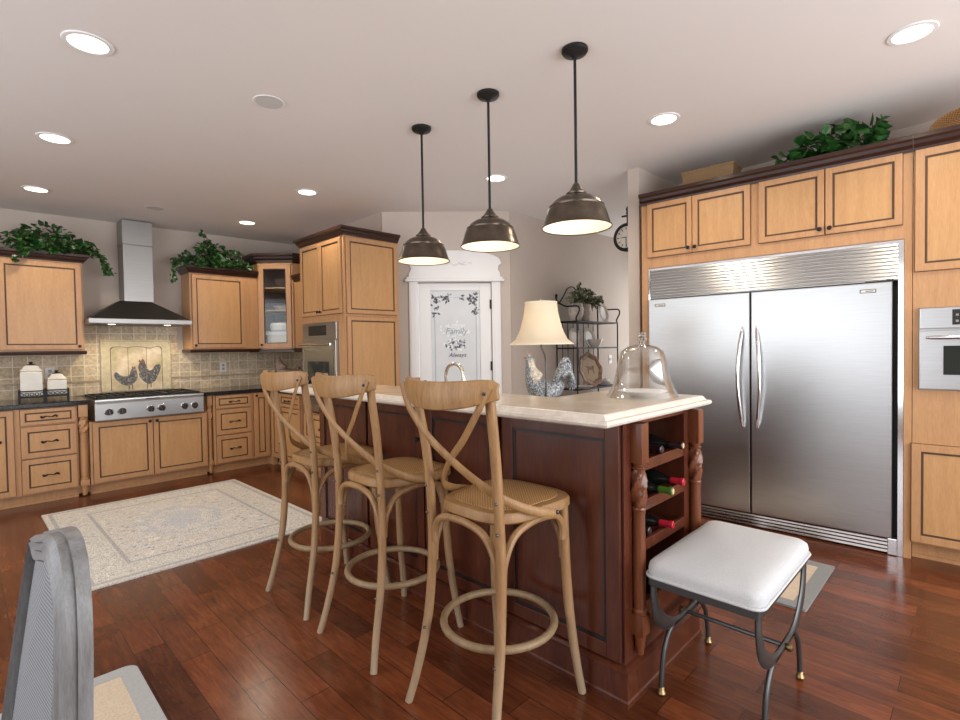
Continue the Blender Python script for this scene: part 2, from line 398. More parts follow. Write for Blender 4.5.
def rug_mat():
    m = base('persian_rug', (.5,.5,.5), .95)
    tc = N(m, 'ShaderNodeTexCoord'); sp = N(m, 'ShaderNodeSeparateXYZ'); L(m, tc.outputs['Object'], sp.inputs[0])
    def mth(op, a, b=None):
        x = N(m, 'ShaderNodeMath', operation=op)
        for i, q in enumerate((a, b)):
            if q is None: continue
            if hasattr(q, 'node'): L(m, q, x.inputs[i])
            else: x.inputs[i].default_value = q
        return x.outputs[0]
    dx = mth('SUBTRACT', .775, mth('ABSOLUTE', sp.outputs[0])); dy = mth('SUBTRACT', .99, mth('ABSOLUTE', sp.outputs[1]))
    d = mth('MINIMUM', dx, dy)
    v = coords(m)
    nz = noise(m, v, 9, 6, .7); fine = noise(m, v, 46, 3, .7)
    vor = N(m, 'ShaderNodeTexVoronoi'); vor.inputs['Scale'].default_value = 15; L(m, v, vor.inputs['Vector'])
    field = ramp(m, nz, [(.34,(.30,.34,.40)),(.45,(.58,.56,.53)),(.52,(.42,.37,.33)),(.62,(.72,.69,.64))])
    field = mix(m, .5, field, ramp(m, vor.outputs['Distance'], [(.08,(.20,.21,.24)),(.30,(.74,.71,.66))]))
    rad = mth('SQRT', mth('ADD', mth('POWER', mth('DIVIDE', sp.outputs[0], .34), 2.0), mth('POWER', mth('DIVIDE', sp.outputs[1], .50), 2.0)))
    rad = mth('ADD', rad, mth('MULTIPLY', mth('SUBTRACT', nz, .5), 1.3))
    med = ramp(m, rad, [(.35,(.50,.53,.57)),(.55,(.68,.65,.60)),(.75,(.46,.49,.54)),(.92,(.70,.67,.61)),(1.0,(.5,.48,.45))])
    mk = N(m, 'ShaderNodeMapRange'); mk.inputs[1].default_value = 1.05; mk.inputs[2].default_value = .95; L(m, rad, mk.inputs[0])
    field = mix(m, mk.outputs[0], field, mix(m, .3, med, field))
    bn = mix(m, .55, ramp(m, fine, [(.35,(.38,.365,.34)),(.6,(.66,.635,.59))]), ramp(m, vor.outputs['Distance'], [(.1,(.32,.33,.36)),(.3,(.66,.63,.57))]))
    r = N(m, 'ShaderNodeValToRGB'); r.color_ramp.interpolation = 'CONSTANT'; e = r.color_ramp.elements
    for i, (p, q) in enumerate([(0,0),(.035,1),(.06,0),(.075,.5),(.24,0),(.26,1),(.285,0),(.30,1.0)]):
        if i >= len(e): e.new(.9)
        e[i].position = p
        e[i].color = (q,q,q,1)
    L(m, d, r.inputs[0])
    # bands: 0 pale, .5 ornamental border, 1 field
    isf = mth('GREATER_THAN', d, .30); isb = mth('MULTIPLY', mth('GREATER_THAN', d, .075), mth('LESS_THAN', d, .24))
    band = mix(m, r.outputs[0], (.60,.57,.52), (.42,.41,.41))
    c = mix(m, isb, band, bn); c = mix(m, isf, c, field)
    weave = N(m, 'ShaderNodeTexVoronoi'); weave.inputs['Scale'].default_value = 95; L(m, v, weave.inputs['Vector'])
    c = mix(m, .5, c, ramp(m, weave.outputs['Distance'], [(.12,(.5,.49,.48)),(.6,(1.55,1.55,1.55))]), 'MULTIPLY')
    L(m, c, bsdf(m).inputs['Base Color']); bump(m, weave.outputs['Distance'], .8, .01)
    return m
M['rug'] = rug_mat()

# ------------------------------------------------------------------ room shell
def cz(x, y): return 2.78 + .012*(x-.9) - .0092*(y-6.7)
b = MB(); b.box(-2.6, 7.4, -2.6, 7.0, -.12, 0); struct(b.build('floor', M['floor']))
b = MB(); cs = [(-2.6,-2.6),(7.4,-2.6),(7.4,7.0),(-2.6,7.0)]
lo = b.vs([(x,y,cz(x,y)) for x,y in cs]); hi = b.vs([(x,y,cz(x,y)+.15) for x,y in cs])
b.fc(lo[::-1]); b.fc(hi)
for i in range(4): b.fc([lo[i], lo[(i+1)%4], hi[(i+1)%4], hi[i]])
struct(b.build('ceiling', M['ceiling']))
H = 2.9
b = MB(); b.box(-2.6, 3.35, 6.77, 6.9, 0, H); struct(b.build('wall_back', M['wall']))
b = MB(); b.box(3.2, 3.33, 4.62, 6.77, 0, H); struct(b.build('wall_return', M['wall']))
# pantry wall at an angle (door opening left for door_1); local frame along the wall
DO = Vector((3.33, 4.50, 0)); DR = math.atan2(-.78, .92)
b = MB(); b.M = Matrix.Translation(DO) @ Matrix.Rotation(DR, 4, 'Z')
b.box(-.17, .20, 0, .12, 0, H); b.box(1.005, 1.215, 0, .12, 0, H); b.box(.20, 1.005, 0, .12, 2.07, H)
struct(b.build('wall_pantry', M['wall']))
b = MB(); b.box(4.27, 7.3, 3.72, 3.85, 0, H); struct(b.build('wall_hall', M['wall']))
b = MB(); b.box(4.06, 7.3, 2.087, 2.19, 0, H); struct(b.build('wall_partition', M['wall']))
b = MB(); b.box(7.2, 7.33, 2.17, 2.32, 0, H); b.box(7.2, 7.33, 3.58, 3.72, 0, H); b.box(7.2, 7.33, 2.32, 3.58, 0, .45); b.box(7.2, 7.33, 2.32, 3.58, 2.45, H); struct(b.build('wall_end', M['wall']))
b = MB(); b.box(4.80, 4.92, -2.6, 2.065, 0, H); struct(b.build('wall_right', M['wall']))
b = MB()
for x0, x1, z0, z1 in ((-2.6,-.3,0,H),(4.5,4.8,0,H),(-.3,4.5,0,.3),(-.3,4.5,2.6,H)): b.box(x0, x1, -2.6, -2.47, z0, z1)
struct(b.build('wall_front', M['wall']))
b = MB()
for y0, y1, z0, z1 in ((-2.47,-.1,0,H),(4.7,6.77,0,H),(-.1,4.7,0,.3),(-.1,4.7,2.6,H)): b.box(-2.6, -2.47, y0, y1, z0, z1)
struct(b.build('wall_left', M['wall']))
b = MB()
for x in (-.3, 1.28, 2.86, 4.44): b.box(x, x+.06, -2.56, -2.50, .3, 2.6)
b.box(-.3, 4.5, -2.56, -2.50, .3, .36); b.box(-.3, 4.5, -2.56, -2.50, 2.54, 2.6); struct(b.build('window_1', M['white']))
b = MB()
for y in (-.1, 1.48, 3.06, 4.64): b.box(-2.56, -2.50, y, y+.06, .3, 2.6)
b.box(-2.56, -2.50, -.1, 4.7, .3, .36); b.box(-2.56, -2.50, -.1, 4.7, 2.54, 2.6); struct(b.build('window_2', M['white']))
bbp = [(0,0),(.014,0),(.014,.08),(.006,.10),(0,.10)]
b = MB(); b.sweep([(7.2,3.72),(4.27,3.72)], [(-o, z) for o, z in bbp]); struct(b.build('baseboard_hall', M['white']))
# tile backsplash lining the back and return walls
b = MB(); b.box(-.7, .855, 6.756, 6.768, .915, 1.385); b.box(.855, 1.775, 6.756, 6.768, .915, 1.68); b.box(1.775, 3.19, 6.756, 6.768, .915, 1.385)
b.box(3.186, 3.198, 5.22, 6.756, .915, 1.385)
tl = struct(b.build('trim_1', M['tile']))
b = MB()
for x0, x1 in ((-.7, 1.035), (1.69, 3.18)): b.box(x0, x1, 6.744, 6.757, 1.052, 1.072, bev=.004)
struct(b.build('trim_2', M['listello']))

# ------------------------------------------------------------------ door to the pantry
pd = thing('door_1', 'white pantry door with tall etched glass pane', 'door', DO, DR); pd['kind'] = 'structure'
b = MB(); dy0 = .02
for x0, x1, z0, z1 in ((.205,.335,.01,2.062),(.875,1.0,.01,2.062),(.335,.875,.01,.26),(.335,.875,1.985,2.062)): b.box(x0, x1, dy0, dy0+.045, z0, z1, bev=.004)
b.build('door_leaf', M['white'], pd)
b = MB(); b.box(.335, .875, dy0+.018, dy0+.028, .26, 1.985); pane = b.build('glass_pane', M['etched'], pd)
pane['label'] = 'frosted glass pane with etched vines and writing'
b = MB()
for x0, x1, z0, z1 in ((.375,.381,.30,1.70),(.829,.835,.30,1.70)): b.box(x0, x1, dy0+.0155, dy0+.018, z0, z1)
b.build('etched_line', M['etch_mid'], pane)
def flat_leaf(b, x, z, a, ln, wd, y, m=0):
    ca, sa = math.cos(a), math.sin(a); pts = []
    for t, k in ((0,0),(.3,.9),(.6,.8),(1,0),(.6,-.8),(.3,-.9)):
        u, v = t*ln, k*wd/2; pts.append((x+ca*u-sa*v, z+sa*u+ca*v))
    b.prism(pts, y, y+.002, 'xz', m)
rs = random.Random(3); b = MB()
for sgn, cx in ((1, .36), (-1, .85)):
    for i in range(40):
        t = rs.random()
        if i % 2: x, z = cx+sgn*t*.21, 1.95-rs.random()*.05-(.03*math.sin(t*3))
        else: x, z = cx+sgn*rs.random()*.10*(1-t*.6), 1.95-t*.24
        flat_leaf(b, x, z, rs.random()*6.28,   .030+.022*rs.random(), .022, dy0+.0155, i % 3 == 0)
for k in range(5): b.box(.44+.07*k, .50+.07*k, dy0+.0157, dy0+.018, 1.906+.004*math.sin(k*1.4), 1.909+.004*math.sin(k*1.4), 1)
b.build('etched_vine', [M['etch_dark'], M['etch_mid']], pane)
b = MB()
for i in range(70):
    a = rs.random()*6.28; q = rs.random()**.5
    flat_leaf(b, .605+math.cos(a)*q*.13, 1.395+math.sin(a)*q*.055, rs.random()*6.28, .03, .022, dy0+.0150+.0004*rs.random(), i % 3)
b.build('etched_bouquet', [M['etch_mid'], M['etch_white'], M['etch_dark']], pane)
b = MB()
for i in range(60):
    a = rs.random()*6.28; q = rs.random()**.5
    flat_leaf(b, .60+math.cos(a)*q*.16, 1.56+math.sin(a)*q*.07, rs.random()*6.28, .034, .022, dy0+.0157, 0)
b.build('etched_flowers', [M['etch_white']], pane)
def text(name, s, size, mat_, parent, loc, rot=(R(90),0,0), ext=.0008, shear=.25):
    c = bpy.data.curves.new(name, 'FONT'); c.body = s; c.size = size; c.extrude = ext; c.shear = shear; c.align_x = 'CENTER'
    t = bpy.data.objects.new(name, c); COL.objects.link(t); dg = bpy.context.evaluated_depsgraph_get()
    me = bpy.data.meshes.new_from_object(t.evaluated_get(dg)); bpy.data.objects.remove(t)
    o = bpy.data.objects.new(name, me); me.materials.clear(); me.materials.append(mat_); COL.objects.link(o)
    o.location = loc; o.rotation_euler = rot
    if parent: o.parent = parent
    return o
text('etched_word', 'Family', .095, M['etch_mid'], pane, (.61, dy0+.0146, 1.510))
text('etched_word', 'Always', .068, M['etch_dark'], pane, (.62, dy0+.0146, 1.255))
b = MB()
for z in (1.78, 1.10, .30): b.box(.984, 1.003, .004, dy0+.002, z, z+.10)
b.build('hinge', M['iron'], pd)
b = MB(); b.lathe([(.0,0),(.026,.004),(.028,.02),(.018,.035),(.011,.05),(.024,.056),(.026,.06),(0,.062)][::-1], (0,0,0), 16)
dk = b.build('door_knob', M['iron'], pd, True); dk.location = (.262, dy0, .98); dk.rotation_euler = (R(90),0,0)
# casing with carved arched head
dc = thing('trim_3', 'white door casing with arched carved header', 'door casing', DO, DR); dc['kind'] = 'structure'
b = MB()
for x0, x1 in ((.105,.20),(1.005,1.10)):
    b.box(x0, x1, -.022, .0, 0, 2.075, bev=.004); b.box(x0+.018, x1-.018, -.030, -.02, .2, 2.07, bev=.004)
    b.box(x0-.008, x1+.008, -.030, 0, 0, .18, bev=.004)
b.build('casing', M['white'], dc)
b = MB(); b.box(.065, 1.14, -.055, 0, 2.075, 2.10, bev=.005); b.box(.08, 1.125, -.04, 0, 2.10, 2.125, bev=.005)
pts = [(.105,2.125),(1.10,2.125)]
side = [(1.098,2.17),(1.075,2.21),(1.085,2.25),(1.118,2.275),(1.105,2.30)]
arch = [(.6025+.50*math.cos(a), 2.30+.115*math.sin(a)) for a in [R(8+k*8.2) for k in range(21)]]
b.prism(pts+side+arch+[(1.205-x, z) for x, z in side[::-1]], -.026, 0, 'xz'); b.build('header', M['white'], dc, bevel=.004)
b = MB()
for sgn in (1, -1):
    b.tube(smooth_path([(.6025+sgn*.005,-.028,2.25),(.6025+sgn*.06,-.030,2.28),(.6025+sgn*.12,-.030,2.255),(.6025+sgn*.16,-.030,2.285),(.6025+sgn*.19,-.030,2.265)]), .007, 6)
    for k in range(6): b.lathe([(0,-.006),(.014,0),(0,.006)], (.6025+sgn*(.02+.028*k), -.027, 2.262+.022*(k%2)), 8)
b.build('carving', M['white'], dc, True)

# ------------------------------------------------------------------ cabinet builders
CROWN = [(0,0),(.012,0),(.016,.014),(.034,.030),(.040,.048),(.058,.056),(.058,.078),(0,.078)]
def panel_front(x0, x1, z0, z1, name, parent, fw=.044, y=0.0, th=.020, wm='maple', pm='maple_panel', gm='glaze', raised=False):
    b = MB(); yf = y-th
    for a0, a1, c0, c1 in ((x0,x0+fw,z0,z1),(x1-fw,x1,z0,z1),(x0+fw,x1-fw,z0,z0+fw),(x0+fw,x1-fw,z1-fw,z1)): b.box(a0, a1, yf, y, c0, c1, 0, bev=.0025)
    g = .0125
    xa, xb, za, zb = x0+fw, x1-fw, z0+fw, z1-fw
    for a0, a1, c0, c1 in ((xa,xa+g,za,zb),(xb-g,xb,za,zb),(xa+g,xb-g,za,za+g),(xa+g,xb-g,zb-g,zb)): b.box(a0, a1, yf+.006, y, c0, c1, 2)
    b.box(xa+g, xb-g, yf+.009, y, za+g, zb-g, 1)
    e = .0035   # dark glaze in the joint around the front
    b.box(x0-e, x1+e, y-.003, y, z0-e, z1+e, 2)
    return b.build(name, [M[wm], M[pm], M[gm]], parent)
def knob(parent, x, z, y=-.02):
    b = MB(); b.M = Matrix.Translation((x, y, z)) @ Matrix.Rotation(R(90), 4, 'X')
    b.lathe([(.006,0),(.006,.012),(.014,.018),(.015,.024),(.009,.030),(0,.031)], seg=12); return b.build('knob', M['iron'], parent, True)
def pull(parent, x, z, y=-.02):
    b = MB()
    for s in (-1, 1):
        b.tube([(x+s*.043, y, z), (x+s*.043, y-.022, z)], .005, 6)
        b.tube(smooth_path([(x+s*.058,y-.022,z-.006*s),(x+s*.045,y-.026,z+.008*s),(x+s*.022,y-.024,z-.004*s),(x,y-.024,z)]), [.008]*6+[.007]*6+[.004]*7, 6)
        b.lathe([(0,-.011),(.011,0),(0,.011)], (x+s*.052, y-.024, z), 8)
    return b.build('drawer_pull', M['iron'], parent, True)
def turned_post(parent, x, y, z1, w, mt, blocks, spiral, name='turned_post', foot=None, zbot=0):
    """square blocks [(z0,z1)], spiral bulb (z0,z1), shafts between"""
    b = MB()
    for z0, z2 in blocks: b.box(x-w/2, x+w/2, y-w/2, y+w/2, z0, z2, bev=.004)
    s0, s1 = spiral; n = 22; seg = 20; rings = []
    for i in range(n+1):
        t = i/n; z = s0+(s1-s0)*t; r0 = w*(.33+.21*math.sin(math.pi*t)**.8)
        rings.append(b.vs([(x+(r0*(1+.16*math.cos(4*(a-t*2.6))))*math.cos(a), y+(r0*(1+.16*math.cos(4*(a-t*2.6))))*math.sin(a), z) for a in [2*math.pi*j/seg for j in range(seg)]]))
    for A, B in zip(rings, rings[1:]):
        for j in range(seg): b.fc([A[j], A[(j+1)%seg], B[(j+1)%seg], B[j]])
    b.lathe([(w*.44,s0-.012),(w*.48,s0-.006),(w*.44,s0),(w*.3,s0+.003)], (x,y,0), 16)
    b.lathe([(w*.3,s1-.003),(w*.44,s1),(w*.48,s1+.006),(w*.36,s1+.012),(w*.44,blocks[0][0])], (x,y,0), 16)
    zb = blocks[1][1]
    b.lathe([(w*.46,zb),(w*.49,zb+.012),(w*.38,zb+.02),(w*.42,zb+.05),(w*.44,(zb+s0)/2),(w*.40,s0-.03),(w*.46,s0-.012)], (x,y,0), 16)
    if foot is not None: b.lathe([(w*.24,foot),(w*.27,foot+.01),(w*.42,blocks[1][0])], (x,y,0), 12)
    return b.build(name, mt, parent, True)

# ------------------------------------------------------------------ stove wall: base cabinets
YB = 6.06; DB = .69
def base_cab(label, x0, x1, loc=(0,YB,0), rz=0, toe=True, d=DB, ztop=.874, name='base_cabinet'):
    t = thing(name, label, 'cabinet', loc, rz)
    b = MB(); b.box(x0, x1, 0, d, .098, ztop); b.build('carcass', M['maple'], t)
    b = MB(); b.box(x0, x1, .07, d, 0, .098); b.box(x0, x1, .055, .07, 0, .022); b.build('toe_kick', M['maple'], t)
    b = MB(); b.box(x0, x1, -.001, .004, .868, .874); b.build('glaze_line', M['glaze'], t)
    return t
def drawers3(t, x0, x1):
    for z0, z1, fw in ((.722,.862,.030),(.428,.706,.045),(.112,.415,.045)):
        d = panel_front(x0, x1, z0, z1, 'drawer_front', t, fw)
        pull(d, (x0+x1)/2, (z0+z1)/2)
t = base_cab('maple base cabinet at far left edge with a tall door', -.62, .315)
for x0, x1, kx in ((-.60,-.17,-.23),(-.155,.292,.20)):
    d = panel_front(x0, x1, .112, .862, 'cabinet_door', t); knob(d, kx, .60)
t = base_cab('maple three-drawer base cabinet left of the range top', .315, .736); drawers3(t, .337, .724)
t = base_cab('wide two-door maple base cabinet under the steel range top', .826, 1.862, ztop=.70)
for x0, x1 in ((.737,.825),(1.863,1.924)):
    b = MB(); b.box(x0, x1, .075, DB, .02, .874); b.build('post_niche', M['maple'], t)
for x0, x1, kx in ((.848,1.342,1.315),(1.349,1.848,1.376)):
    d = panel_front(x0, x1, .112, .69, 'cabinet_door', t); knob(d, kx, .66)
for x, pw in ((.780,.072),(1.893,.050)):
    turned_post(t, x, .028, .87, pw, M['maple'], [(.76,.872),(.10,.155)], (.60,.735), foot=.01)
t = base_cab('maple three-drawer base cabinet right of the range top', 1.925, 2.345); drawers3(t, 1.95, 2.328)
t = base_cab('narrow one-door maple base cabinet in the corner', 2.345, 2.555)
d = panel_front(2.362, 2.54, .112, .862, 'cabinet_door', t, .05); knob(d, 2.388, .835)
t = base_cab('maple base cabinet beside the oven tower, drawer over door', .05, .80, loc=(2.555, 6.05, 0), rz=R(-90), d=.63)
b = MB(); b.box(-.078,.05,.0,.05,0,.098); b.build('toe_return', M['maple'], t)
b = MB(); b.box(-.005,.05,0,.02,.098,.874); b.build('corner_filler', M['maple'], t)
d = panel_front(.075, .28, .112, .862, 'cabinet_door', t, .045); knob(d, .25, .83)
d = panel_front(.30, .785, .722, .862, 'drawer_front', t, .03); pull(d, .54, .79)
d = panel_front(.30, .785, .112, .706, 'cabinet_door', t); knob(d, .33, .66)
# counters
lev = [(.004,.876),(0,.880),(0,.908),(.006,.915)]
b = MB(); b.slab([(-.62,6.028),(.828,6.028),(.828,6.754),(-.62,6.754)], lev)
tag(b.build('countertop', M['granite_black']), 'black granite countertop left of the range top', 'countertop')
b = MB(); b.slab([(1.828,6.028),(2.522,6.028),(2.522,5.225),(3.184,5.225),(3.184,6.754),(1.828,6.754)], lev)
tag(b.build('countertop', M['granite_black']), 'black granite corner countertop right of the range top', 'countertop')
# range top
t = thing('gas_cooktop', 'stainless steel gas range top with six dark knobs', 'stove', (1.328, 5.96, 0))
b = MB(); b.box(-.47, .472, .03, .70, .712, .905, bev=.004); b.prism([(0.0,.716),(.04,.716),(.04,.905),(.012,.905),(.0,.868)], -.47, .472, 'yz'); b.build('body', M['steel'], t)
b = MB(); b.box(-.472, .474, -.012, .045, .888, .914, bev=.010); b.build('bullnose', M['steel'], t, True)
for x in (-.370,-.264,-.021,.077,.290,.387):
    b = MB(); b.M = Matrix.Translation((x*.98,-.002,.792)) @ Matrix.Rotation(R(90),4,'X')
    b.lathe([(.038,0),(.038,.006),(.030,.009)], seg=18, m=1); b.lathe([(.030,.008),(.032,.014),(.027,.036),(.022,.040),(0,.040)], seg=18); b.box(-.004,.004,-.02,.02,.036,.044,1)
    b.build('control_knob', [M['black'], M['chrome']], t, True)
b = MB(); b.box(-.455, .457, .06, .69, .905, .912); b.build('cooktop_pan', M['black'], t)
for k in range(3):
    b = MB(); x0 = -.452+.304*k; x1 = x0+.298
    for y in (.06,.37,.67): b.box(x0, x1, y, y+.016, .914, .934, bev=.003)
    for x in (x0, x0+.075, x0+.145, x0+.215, x1-.016): b.box(x, x+.014, .06, .686, .918, .934, bev=.003)
    for x in (x0, x1-.016):
        for y in (.06,.67): b.box(x, x+.014, y, y+.014, .911, .92)
    for y in (.22,.52): b.lathe([(.05,.911),(.05,.918),(.03,.924),(0,.924)], ((x0+x1)/2, y, 0), 14)
    b.build('burner_grate', M['iron'], t)
b = MB(); b.box(-.06,.06,-.0135,-.011,.893,.903); b.build('maker_plate', M['black'], t)

# ------------------------------------------------------------------ range hood
t = thing('range_hood', 'steel chimney range hood with dark flared canopy', 'range hood', (1.325, 6.20, 1.655))
b = MB(); b.box(-.458, .458, 0, .55, 0, .048, bev=.004); b.build('canopy_rim', M['steel_dim'], t)
b = MB(); A = b.vs([(-.45,.01,.048),(.45,.01,.048),(.45,.55,.048),(-.45,.55,.048)]); B = b.vs([(-.145,.30,.255),(.145,.30,.255),(.145,.55,.255),(-.145,.55,.255)])
for i in range(4): b.fc([A[i],A[(i+1)%4],B[(i+1)%4],B[i]])
b.fc(B); b.fc(A[::-1]); b.build('canopy', M['hood_dark'], t)
b = MB(); b.box(-.105, .168, .303, .548, .25, .86); b.box(-.109, .172, .299, .55, .86, 1.118); b.build('chimney', M['steel_dim'], t, bevel=.003)
b = MB(); b.box(-.38,.38,.06,.5,-.004,0); b.build('filter', M['pewter'], t)
for x in (-.25, .25):
    b = MB(); b.lathe([(0,-.008),(.03,-.007),(.034,-.004)], (x,.14,0), 16, cap=False); b.build('hood_lamp', M['lens'], t, True)
    l = bpy.data.lights.new('hood_beam', 'SPOT'); l.energy = 9; l.color = (1,.86,.60); l.spot_size = R(140); l.spot_blend = .7; l.shadow_soft_size = .04
    o = bpy.data.objects.new('hood_beam', l); o.location = (x,.14,-.03); o.rotation_euler = (R(14),0,0); COL.objects.link(o); o.parent = t

# ------------------------------------------------------------------ upper cabinets
YU = 6.45; DU = .30
def crown(t, path, z, sc=1.0, mt='cherry_dark'):
    b = MB(); b.sweep(path, [(o*sc, h*sc) for o, h in CROWN], z=z); return b.build('crown_moulding', M[mt], t)
def upper(label, x0, x1, z0, z1, doors, loc=(0,YU,0), rz=0, d=DU, cpath=None, name='upper_cabinet', fw=.044):
    t = thing(name, label, 'cabinet', loc, rz)
    b = MB(); b.box(x0, x1, 0, d, z0, z1); b.build('carcass', M['maple'], t)
    b = MB(); b.sweep([(x0, d),(x0,0),(x1,0),(x1,d)], [(-.0,-.038),(.010,-.038),(.016,-.012),(.010,0),(0,0)], z=z0); b.build('light_rail', M['cherry_dark'], t)
    for a0, a1, c0, c1, kx, kz in doors:
        dd = panel_front(a0, a1, c0, c1, 'cabinet_door', t, fw); knob(dd, kx, kz)
    crown(t, cpath or [(x0, d),(x0,0),(x1,0),(x1,d)], z1)
    return t
upper('maple wall cabinet with ivy on top, left of the hood', -.62, .864, 1.385, 2.262, [(-.60,.225,1.40,2.245,.19,1.43),(.24,.850,1.40,2.245,.82,1.43)])
upper('maple wall cabinet with ivy on top, right of the hood', 1.833, 2.60, 1.385, 2.262, [(1.855,2.435,1.40,2.245,1.875,1.43)], cpath=[(1.833,DU),(1.833,0),(2.598,0)])
# corner cabinet with glass door
t = thing('corner_cabinet', 'tall maple corner cabinet with glass door and dishes inside', 'cabinet', (2.605, 6.455, 0), R(-45))
Wd = .438
b = MB()
b.box(0, .055, 0, .02, 1.372, 2.462); b.box(Wd-.055, Wd, 0, .02, 1.372, 2.462); b.box(0, Wd, 0, .02, 2.42, 2.462)
poly = [(0,.0),(Wd,.0),(Wd+.2,.2),(Wd/2,.64),(-.2,.2)]
b.prism(poly, 1.372, 1.392); b.prism(poly, 2.445, 2.462)
for p, q in ((poly[1],poly[2]),(poly[4],poly[0])):
    d = (Vector(q)-Vector(p)).normalized(); nn = Vector((-d.y, d.x))*.015
    b.prism([p, q, (q[0]+nn.x,q[1]+nn.y), (p[0]+nn.x,p[1]+nn.y)], 1.372, 2.462)
b.build('carcass', M['maple'], t)
b = MB()
for p, q in ((poly[2],poly[3]),(poly[3],poly[4])):
    d = (Vector(q)-Vector(p)).normalized(); nn = Vector((-d.y, d.x))*.012
    b.prism([p, q, (q[0]+nn.x,q[1]+nn.y), (p[0]+nn.x,p[1]+nn.y)], 1.392, 2.445)
b.build('back_panel', M['cherry_post'], t)
SHELVES = (1.72, 1.96)
for z in (1.87, 2.15):
    b = MB(); b.prism([(.02,.03),(Wd-.02,.03),(Wd+.16,.2),(Wd/2,.6),(-.16,.2)], z-.014, z); b.build('shelf', M['maple_panel'], t)
b = MB(); x0, x1, z0, z1, fw = .02, Wd-.02, 1.39, 2.435, .058
for a0, a1, q0, q1 in ((x0,x0+fw,z0,z1),(x1-fw,x1,z0,z1),(x0+fw,x1-fw,z0,z0+fw),(x0+fw,x1-fw,z1-fw,z1)): b.box(a0, a1, -.02, 0, q0, q1, 0, bev=.0025)
for a0, a1, q0, q1 in ((x0+fw,x0+fw+.009,z0+fw,z1-fw),(x1-fw-.009,x1-fw,z0+fw,z1-fw),(x0+fw,x1-fw,z0+fw,z0+fw+.009),(x0+fw,x1-fw,z1-fw-.009,z1-fw)): b.box(a0, a1, -.014, 0, q0, q1, 1)
gd = b.build('glass_door', [M['maple'], M['glaze']], t)
b = MB(); b.box(x0+fw, x1-fw, -.009, -.006, z0+fw, z1-fw); b.build('pane', M['pane'], gd); knob(gd, x0+.03, 1.43)
crown(t, [(-.2,.2),(0,0),(Wd,0),(Wd+.2,.2)], 2.462, 1.25)
b = MB(); b.sweep([(-.2,.2),(0,0),(Wd,0),(Wd+.2,.2)], [(0,-.034),(.012,-.034),(.014,-.01),(.008,0),(0,0)], z=1.372); b.build('light_rail', M['cherry_dark'], t)
CM = Matrix.Translation((2.605,6.455,0)) @ Matrix.Rotation(R(-45),4,'Z')
def at_corner(x, y, z): return CM @ Vector((x, y, z))
def dish(name, label, cat, loc, prof, mt, group=None, rot=(0,0,0), seg=24, sx=1, sy=1):
    b = MB(); b.lathe(prof, (0,0,0), seg, sx=sx, sy=sy, cap=False); o = b.build(name, mt, None, True); o.location = loc; o.rotation_euler = rot; return tag(o, label, cat, group)
bowlp = [(0,.012),(.03,.010),(.036,.0),(.03,.004),(.022,.02),(.06,.055),(.10,.10),(.105,.115),(.10,.112),(.055,.06),(0,.035)]
dish('glass_bowl', 'footed glass bowl on the top shelf of the corner cabinet', 'bowl', at_corner(.22,.20,2.151), bowlp, M['glassware'])
dish('serving_dish', 'low patterned dish on the middle shelf of the corner cabinet', 'dish', at_corner(.22,.20,1.871), [(0,.004),(.05,.0),(.055,.005),(.10,.05),(.105,.055),(.098,.052),(.05,.012),(0,.01)], M['pot'])
for k, (x, y, lb) in enumerate(((.15,.22,'dark glass bowl low in the corner cabinet, left'),(.29,.22,'dark glass bowl low in the corner cabinet, right'))):
    dish('glass_bowl', lb, 'bowl', at_corner(x, y, 1.711), [(0,.006),(.03,0),(.034,.004),(.05,.05),(.062,.12),(.06,.12),(.046,.05),(0,.012)], M['oven_glass'])
b = MB(); b.box(.07,.37,.10,.26,1.392,1.555,0,bev=.004); b.box(.07,.37,.097,.10,1.41,1.54,1)
tag(b.build('napkin_box', [M['ceramic'], M['paper']]), 'white patterned box at the bottom of the corner cabinet', 'box').matrix_world = CM
b = MB(); b.prism([(.05,.09),(.39,.09),(.39,.30),(.05,.30)], 1.5555, 1.60)
b.lathe([(.12,1.600),(.145,1.62),(.15,1.67),(.14,1.70),(.13,1.71),(0,1.7105)], (.22,.20,0), 20)
tag(b.build('platter_stack', M['white']), 'stack of white platters on the box in corner cabinet', 'platter').matrix_world = CM
# return upper
upper('narrow maple wall cabinet between corner cabinet and oven tower', .05, .92, 1.385, 2.20, [(.30,.60,1.40,2.185,.33,1.43),(.61,.905,1.40,2.185,.87,1.43)], loc=(2.912, 6.145, 0), rz=R(-90), d=.27, cpath=[(.06,0),(.918,0)])

# ------------------------------------------------------------------ oven tower
TY = 5.175
t = thing('oven_tower_cabinet', 'tall maple cabinet tower holding the built-in wall oven', 'cabinet', (2.55, TY, 0), R(-90))
TW, TD = .865, .625
b = MB(); b.box(0, TW, 0, TD, .098, .70); b.box(0, TW, 0, TD, 1.632, 2.44); b.box(0,.065,0,TD,.70,1.632); b.box(TW-.115,TW,0,TD,.70,1.632); b.box(.065,TW-.115,.56,TD,.70,1.632); b.build('carcass', M['maple'], t)
b = MB(); b.box(0, TW-.05, .07, TD, 0, .098); b.build('toe_kick', M['maple'], t)
for x0, x1, kx in ((.022,.425,.405),(.432,.832,.452)):
    d = panel_front(x0, x1, 1.705, 2.425, 'cabinet_door', t, .036); knob(d, kx, 1.735)
d = panel_front(.022,.832,.11,.40,'drawer_front',t); pull(d,.45,.26); d = panel_front(.022,.832,.41,.685,'drawer_front',t); pull(d,.45,.55)
